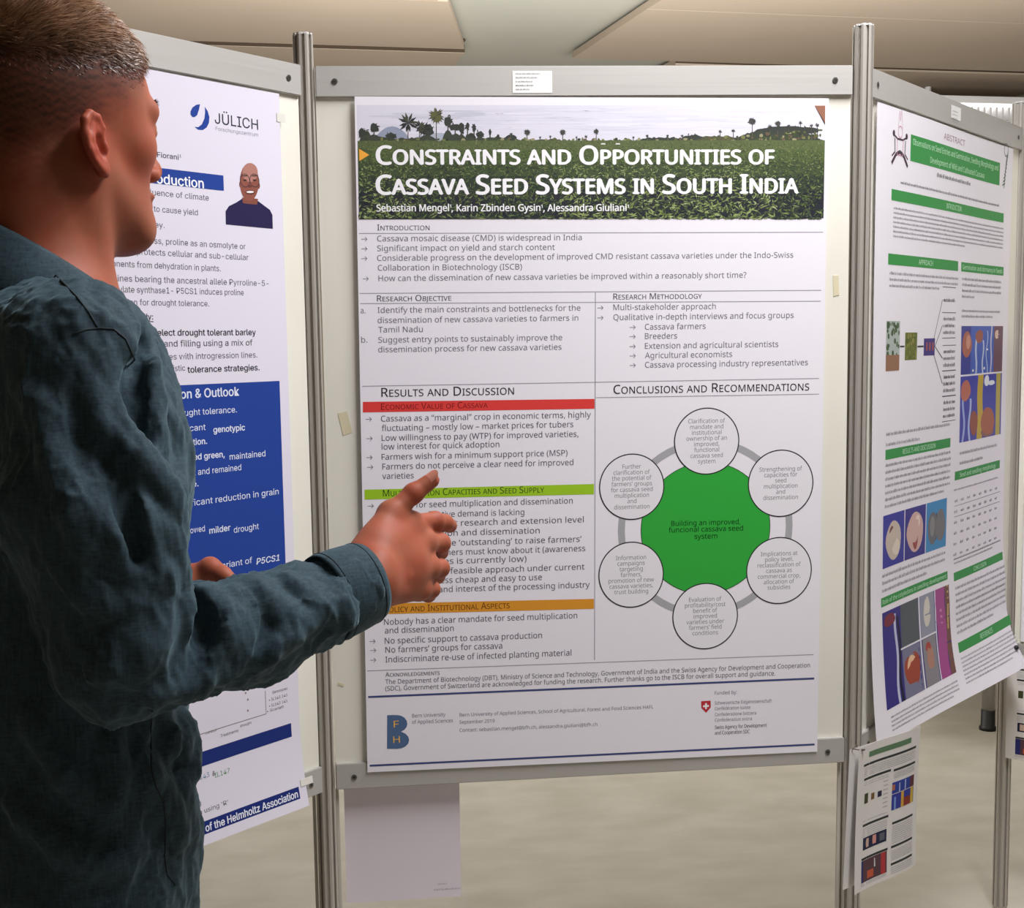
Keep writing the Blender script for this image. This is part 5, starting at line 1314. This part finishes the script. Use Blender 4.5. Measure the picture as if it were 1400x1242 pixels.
RID = [([(246, 806), (244, 835), (256, 872)], .009), ([(276, 812), (292, 838), (300, 868), (290, 904)], .011), ([(312, 808), (324, 842), (322, 882)], .009), ([(346, 803), (376, 832), (400, 856)], .009),
       ([(392, 795), (430, 818), (452, 838)], .007), ([(424, 842), (392, 872), (352, 900)], .008), ([(214, 836), (204, 880), (172, 922)], .012), ([(236, 800), (190, 850), (134, 920)], .009), ([(330, 900), (270, 932), (205, 950)], .008),
       ([(141, 474), (152, 543), (172, 608), (206, 648), (232, 694), (238, 752)], .010), ([(158, 470), (196, 505), (206, 560), (210, 606)], .009), ([(120, 480), (128, 540), (140, 600)], .007), ([(161, 672), (186, 716), (204, 786)], .009), ([(176, 690), (222, 740), (216, 796)], .008),
       ([(110, 690), (150, 740), (176, 800)], .008), ([(60, 600), (96, 680), (120, 770)], .008), ([(196, 800), (222, 786), (240, 776)], .009), ([(90, 780), (140, 820), (190, 820)], .007), ([(460, 800), (470, 830), (474, 850)], .005),
       ([(188, 1044), (212, 1080), (226, 1110), (244, 1150)], .010), ([(250, 985), (256, 1030), (246, 1080), (262, 1150)], .009), ([(150, 1010), (160, 1090), (190, 1170)], .008), ([(40, 980), (90, 1060), (150, 1110)], .009), ([(20, 1100), (90, 1160), (170, 1190)], .009), ([(228, 965), (232, 1000), (228, 1030)], .005), ([(240, 960), (246, 1000), (244, 1030)], .005),
       ([(10, 430), (60, 425), (110, 440)], .006), ([(20, 520), (60, 560), (70, 640)], .008), ([(225, 560), (236, 620), (250, 690)], .006)]
for pts, r in RID: ridge(pts, r*1.35, .0020+r*.10, .014)
for pts, r in [([(262, 818), (272, 850), (276, 890)], .006), ([(196, 470), (184, 540), (196, 600)], .006), ([(150, 620), (170, 680), (190, 760)], .006)]: ridge(pts, r, .003, .016, True)
allp = [SR, ER_, CR, T(.15, 0, 1), T(-.2, .2, 1), T(0, -.2, 1), WL, ELb, SL]
xs = np.arange(T0[0]-.27, CR[0]+.045, .0032); ys = np.arange(min(T0[1]-.25, ER_[1]-.09), WL[1]+.06, .0032); zs = np.arange(.775, 1.545, .0032)
D = Sh.grid(xs, ys, zs)
V, F_ = nets(D, xs, ys, zs); del D; V = smooth(V, F_, 3, .5)
N_ = vnormals(V, F_)
w1 = nz3(V*np.array([1, 1, .7]), 9, 31); w2 = nz3(V*np.array([1, 1, .6]), 24, 32)
rg = (1-np.abs(nz3(V*np.array([1, 1, .45]), 7.5, 41)))**5; rg2 = (1-np.abs(nz3(V*np.array([1.2, 1.2, .5]), 15, 43)))**5
nearA = np.clip(1-Arm.at(V)/.03, 0, 1)
V = V+N_*(w1*.0030+w2*.0015+rg*(.0030+.0012*nearA)+rg2*.0010-.0018)[:, None]
fab = mat('shirt_cotton', (52, 70, 80), .78, spec=.22)
N0, L0, b0 = nodes(fab)
b0.inputs['Sheen Weight'].default_value = .4; b0.inputs['Sheen Roughness'].default_value = .5; b0.inputs['Sheen Tint'].default_value = lin((150, 180, 190))
tc = N0.new('ShaderNodeTexCoord'); mp = N0.new('ShaderNodeMapping'); mp.inputs['Scale'].default_value = (1, 1, .12); L0.new(tc.outputs['Object'], mp.inputs[0])
n1 = N0.new('ShaderNodeTexNoise'); n1.inputs['Scale'].default_value = 420; n1.inputs['Detail'].default_value = 3; L0.new(mp.outputs[0], n1.inputs['Vector'])
mp2 = N0.new('ShaderNodeMapping'); mp2.inputs['Scale'].default_value = (.2, .2, 1); L0.new(tc.outputs['Object'], mp2.inputs[0])
n2 = N0.new('ShaderNodeTexNoise'); n2.inputs['Scale'].default_value = 520; L0.new(mp2.outputs[0], n2.inputs['Vector'])
ad = N0.new('ShaderNodeMath'); ad.operation = 'ADD'; L0.new(n1.outputs['Fac'], ad.inputs[0]); L0.new(n2.outputs['Fac'], ad.inputs[1])
rp = N0.new('ShaderNodeValToRGB'); rp.color_ramp.elements[0].position = .35; rp.color_ramp.elements[1].position = .75
ml_ = N0.new('ShaderNodeMath'); ml_.operation = 'MULTIPLY'; ml_.inputs[1].default_value = .5; L0.new(ad.outputs[0], ml_.inputs[0]); L0.new(ml_.outputs[0], rp.inputs[0])
rp.color_ramp.elements[0].color = lin((38, 53, 62)); rp.color_ramp.elements[1].color = lin((62, 84, 95)); L0.new(rp.outputs[0], b0.inputs['Base Color'])
bp = N0.new('ShaderNodeBump'); bp.inputs['Strength'].default_value = .25; bp.inputs['Distance'].default_value = .0006; L0.new(ml_.outputs[0], bp.inputs['Height']); L0.new(bp.outputs[0], b0.inputs['Normal'])
shirt = np_mesh('shirt', V, F_, fab, man)
tag(shirt, 'dark teal long sleeved cotton shirt')
# seams follow the surface of the shirt
seam_m = mat('seam_thread', (30, 42, 50), .8)
from mathutils.bvhtree import BVHTree
bvh = BVHTree.FromPolygons([tuple(v) for v in V], F_.tolist())
def onshirt(px, py, lift=.0):
    o_ = Vector(W(px, py, .3)); d_ = (Vector(W(px, py, 1))-Vector(W(px, py, 0))).normalized(); h_ = bvh.ray_cast(o_, d_)
    return None if h_[0] is None else h_[0]+h_[1]*lift
def seam(pts, r=.0008, lift=.0002):
    Q = []
    for (a, b) in zip(pts[:-1], pts[1:]):
        for t in (0, .25, .5, .75): Q.append((a[0]+(b[0]-a[0])*t, a[1]+(b[1]-a[1])*t))
    Q.append(pts[-1]); P_ = [onshirt(*q_, lift) for q_ in Q]; P_ = [p_-man.location for p_ in P_ if p_ is not None]
    if len(P_) > 2: MB().tube(P_, r, 6).build('seam', seam_m, man)
seam([(208, 972), (206, 1000), (207, 1050), (213, 1076), (224, 1098), (227, 1130), (225, 1170), (228, 1196), (240, 1210)])
seam([(56, 356), (76, 376), (105, 406), (122, 428), (134, 449)]); seam([(100, 457), (118, 451), (136, 449), (155, 450), (172, 464), (184, 492)])
# collar and cuffs: bands of cloth with thickness
def band(name, loopA, loopB, th, closed=True, fold=0):
    n = len(loopA); A = [Vector(p_)-man.location for p_ in loopA]; B_ = [Vector(p_)-man.location for p_ in loopB]
    cA = sum(A, Vector())/n; cB = sum(B_, Vector())/n; vs = []; rows = []
    def off(p_, c0, t): d_ = p_-c0; d_ = d_-(cA-cB).normalized()*d_.dot((cA-cB).normalized()); return p_+d_.normalized()*t
    prof = [('A', 0, 0), ('A', th*.5, .06), ('A', th, .15), ('M', th*1.25, .5), ('B', th, .9), ('B', th*.4, 1), ('B', 0, .97), ('M', 0, .5)]
    for (w, t, u) in prof:
        rows.append([off(A[i]*(1-u)+B_[i]*u, cA*(1-u)+cB*u, t) for i in range(n)])
    for r_ in rows: vs += r_
    fs = []; m_ = len(rows)
    for j in range(m_):
        j2 = (j+1) % m_
        for i in range(n if closed else n-1):
            i2 = (i+1) % n; fs.append([j*n+i, j*n+i2, j2*n+i2, j2*n+i])
    if not closed: fs += [[j*n for j in range(m_)], [j*n+n-1 for j in range(m_)][::-1]]
    return mesh_obj(name, vs, fs, fab, man, smooth=True)
# collar loop runs round the neck: high at the nape, low and open at the throat
cA_ = []; cB_ = []
cn = H(-.030, 0, 0); cn[2] = 0
for i in range(61):
    a = radians(-165+330*i/60)                 # 0 = nape, +-165 = throat
    fw = -cos(a); sd_ = sin(a); dr_ = (1-cos(a))/2
    cA_.append(cn+Ft*(fw*(.078+.010*dr_)+.004)+Lt*sd_*.071+ZV*(1.562-.100*dr_**1.05))
    cB_.append(cn+Ft*(fw*(.100+.018*dr_)+.004)+Lt*sd_*.098+ZV*(1.498-.080*dr_))
band('collar', cA_, cB_, .0035, closed=False)
ax_ = (CR-FR)/np.linalg.norm(CR-FR); e1 = np.cross(ax_, ZV); e1 /= np.linalg.norm(e1); e2 = np.cross(e1, ax_)
tipc = CR-ax_*.004; n_ = 40
la = [tipc+(e1*cos(2*pi*i/n_)*1.0+e2*sin(2*pi*i/n_)*1.06)*.0385 for i in range(n_)]; lb_ = [tipc-ax_*.055+(e1*cos(2*pi*i/n_)+e2*sin(2*pi*i/n_)*1.05)*.0425 for i in range(n_)]
cuff = band('cuff', la, lb_, .0022)
for dd in (.008, .047):
    MB().tube([Vector(tipc-ax_*dd+(e1*cos(2*pi*i/n_)+e2*sin(2*pi*i/n_)*1.05)*(.0385+.004*dd/.055+.0024))-man.location for i in range(n_+1)], .0005, 5, False).build('stitching', seam_m, cuff)
ax2 = (WL-ELb)/np.linalg.norm(WL-ELb); f1 = np.cross(ax2, ZV); f1 /= np.linalg.norm(f1); f2 = np.cross(f1, ax2); tp2 = WL-ax2*.004
band('cuff', [tp2+(f1*cos(2*pi*i/n_)+f2*sin(2*pi*i/n_))*.034 for i in range(n_)], [tp2-ax2*.05+(f1*cos(2*pi*i/n_)+f2*sin(2*pi*i/n_))*.040 for i in range(n_)], .0022)
# --- trousers and shoes (below the frame, they carry him on the floor)
Tr = SDF(); Tr.ell(T(.0, 0, .90), TA, (.115, .155, .12), .04)
for s_ in (-1, 1):
    Tr.cone(T(0, s_*.085, .84), T(.02, s_*.095, .47), .088, .064, .03); Tr.cone(T(.02, s_*.095, .47), T(-.02, s_*.10, .06), .064, .054, .02)
Tr.cut(T(0, 0, .045), -ZV); Tr.cut(T(0, 0, .985), ZV)
xs = np.arange(T0[0]-.26, T0[0]+.26, .008); ys = np.arange(T0[1]-.26, T0[1]+.26, .008); zs = np.arange(.03, 1.01, .008)
V2, F2 = nets(Tr.grid(xs, ys, zs), xs, ys, zs); np_mesh('trousers', smooth(V2, F2, 2), F2, mat('dark_denim', (38, 42, 54), .85), man)
shoe_m = mat('shoe_leather', (58, 44, 36), .5)
for s_ in (-1, 1):
    So = SDF(); So.chain([T(-.06, s_*.10, .05), T(.02, s_*.102, .045), T(.12, s_*.112, .035)], [.042, .040, .034], .02); So.cone(T(-.03, s_*.10, .05), T(-.03, s_*.10, .10), .042, .046, .02)
    So.cut(T(0, 0, .0), -ZV, .006); So.cut(T(0, 0, .115), ZV, .004)
    c_ = T(0, s_*.1, 0); xs = np.arange(c_[0]-.18, c_[0]+.18, .006); ys = np.arange(c_[1]-.18, c_[1]+.18, .006); zs = np.arange(-.006, .13, .006)
    V2, F2 = nets(So.grid(xs, ys, zs), xs, ys, zs); V2[:, 2] = np.maximum(V2[:, 2], 0); np_mesh('shoe', V2, F2, shoe_m, man)
flush_texts()
for p in PRINTS: p.finish()
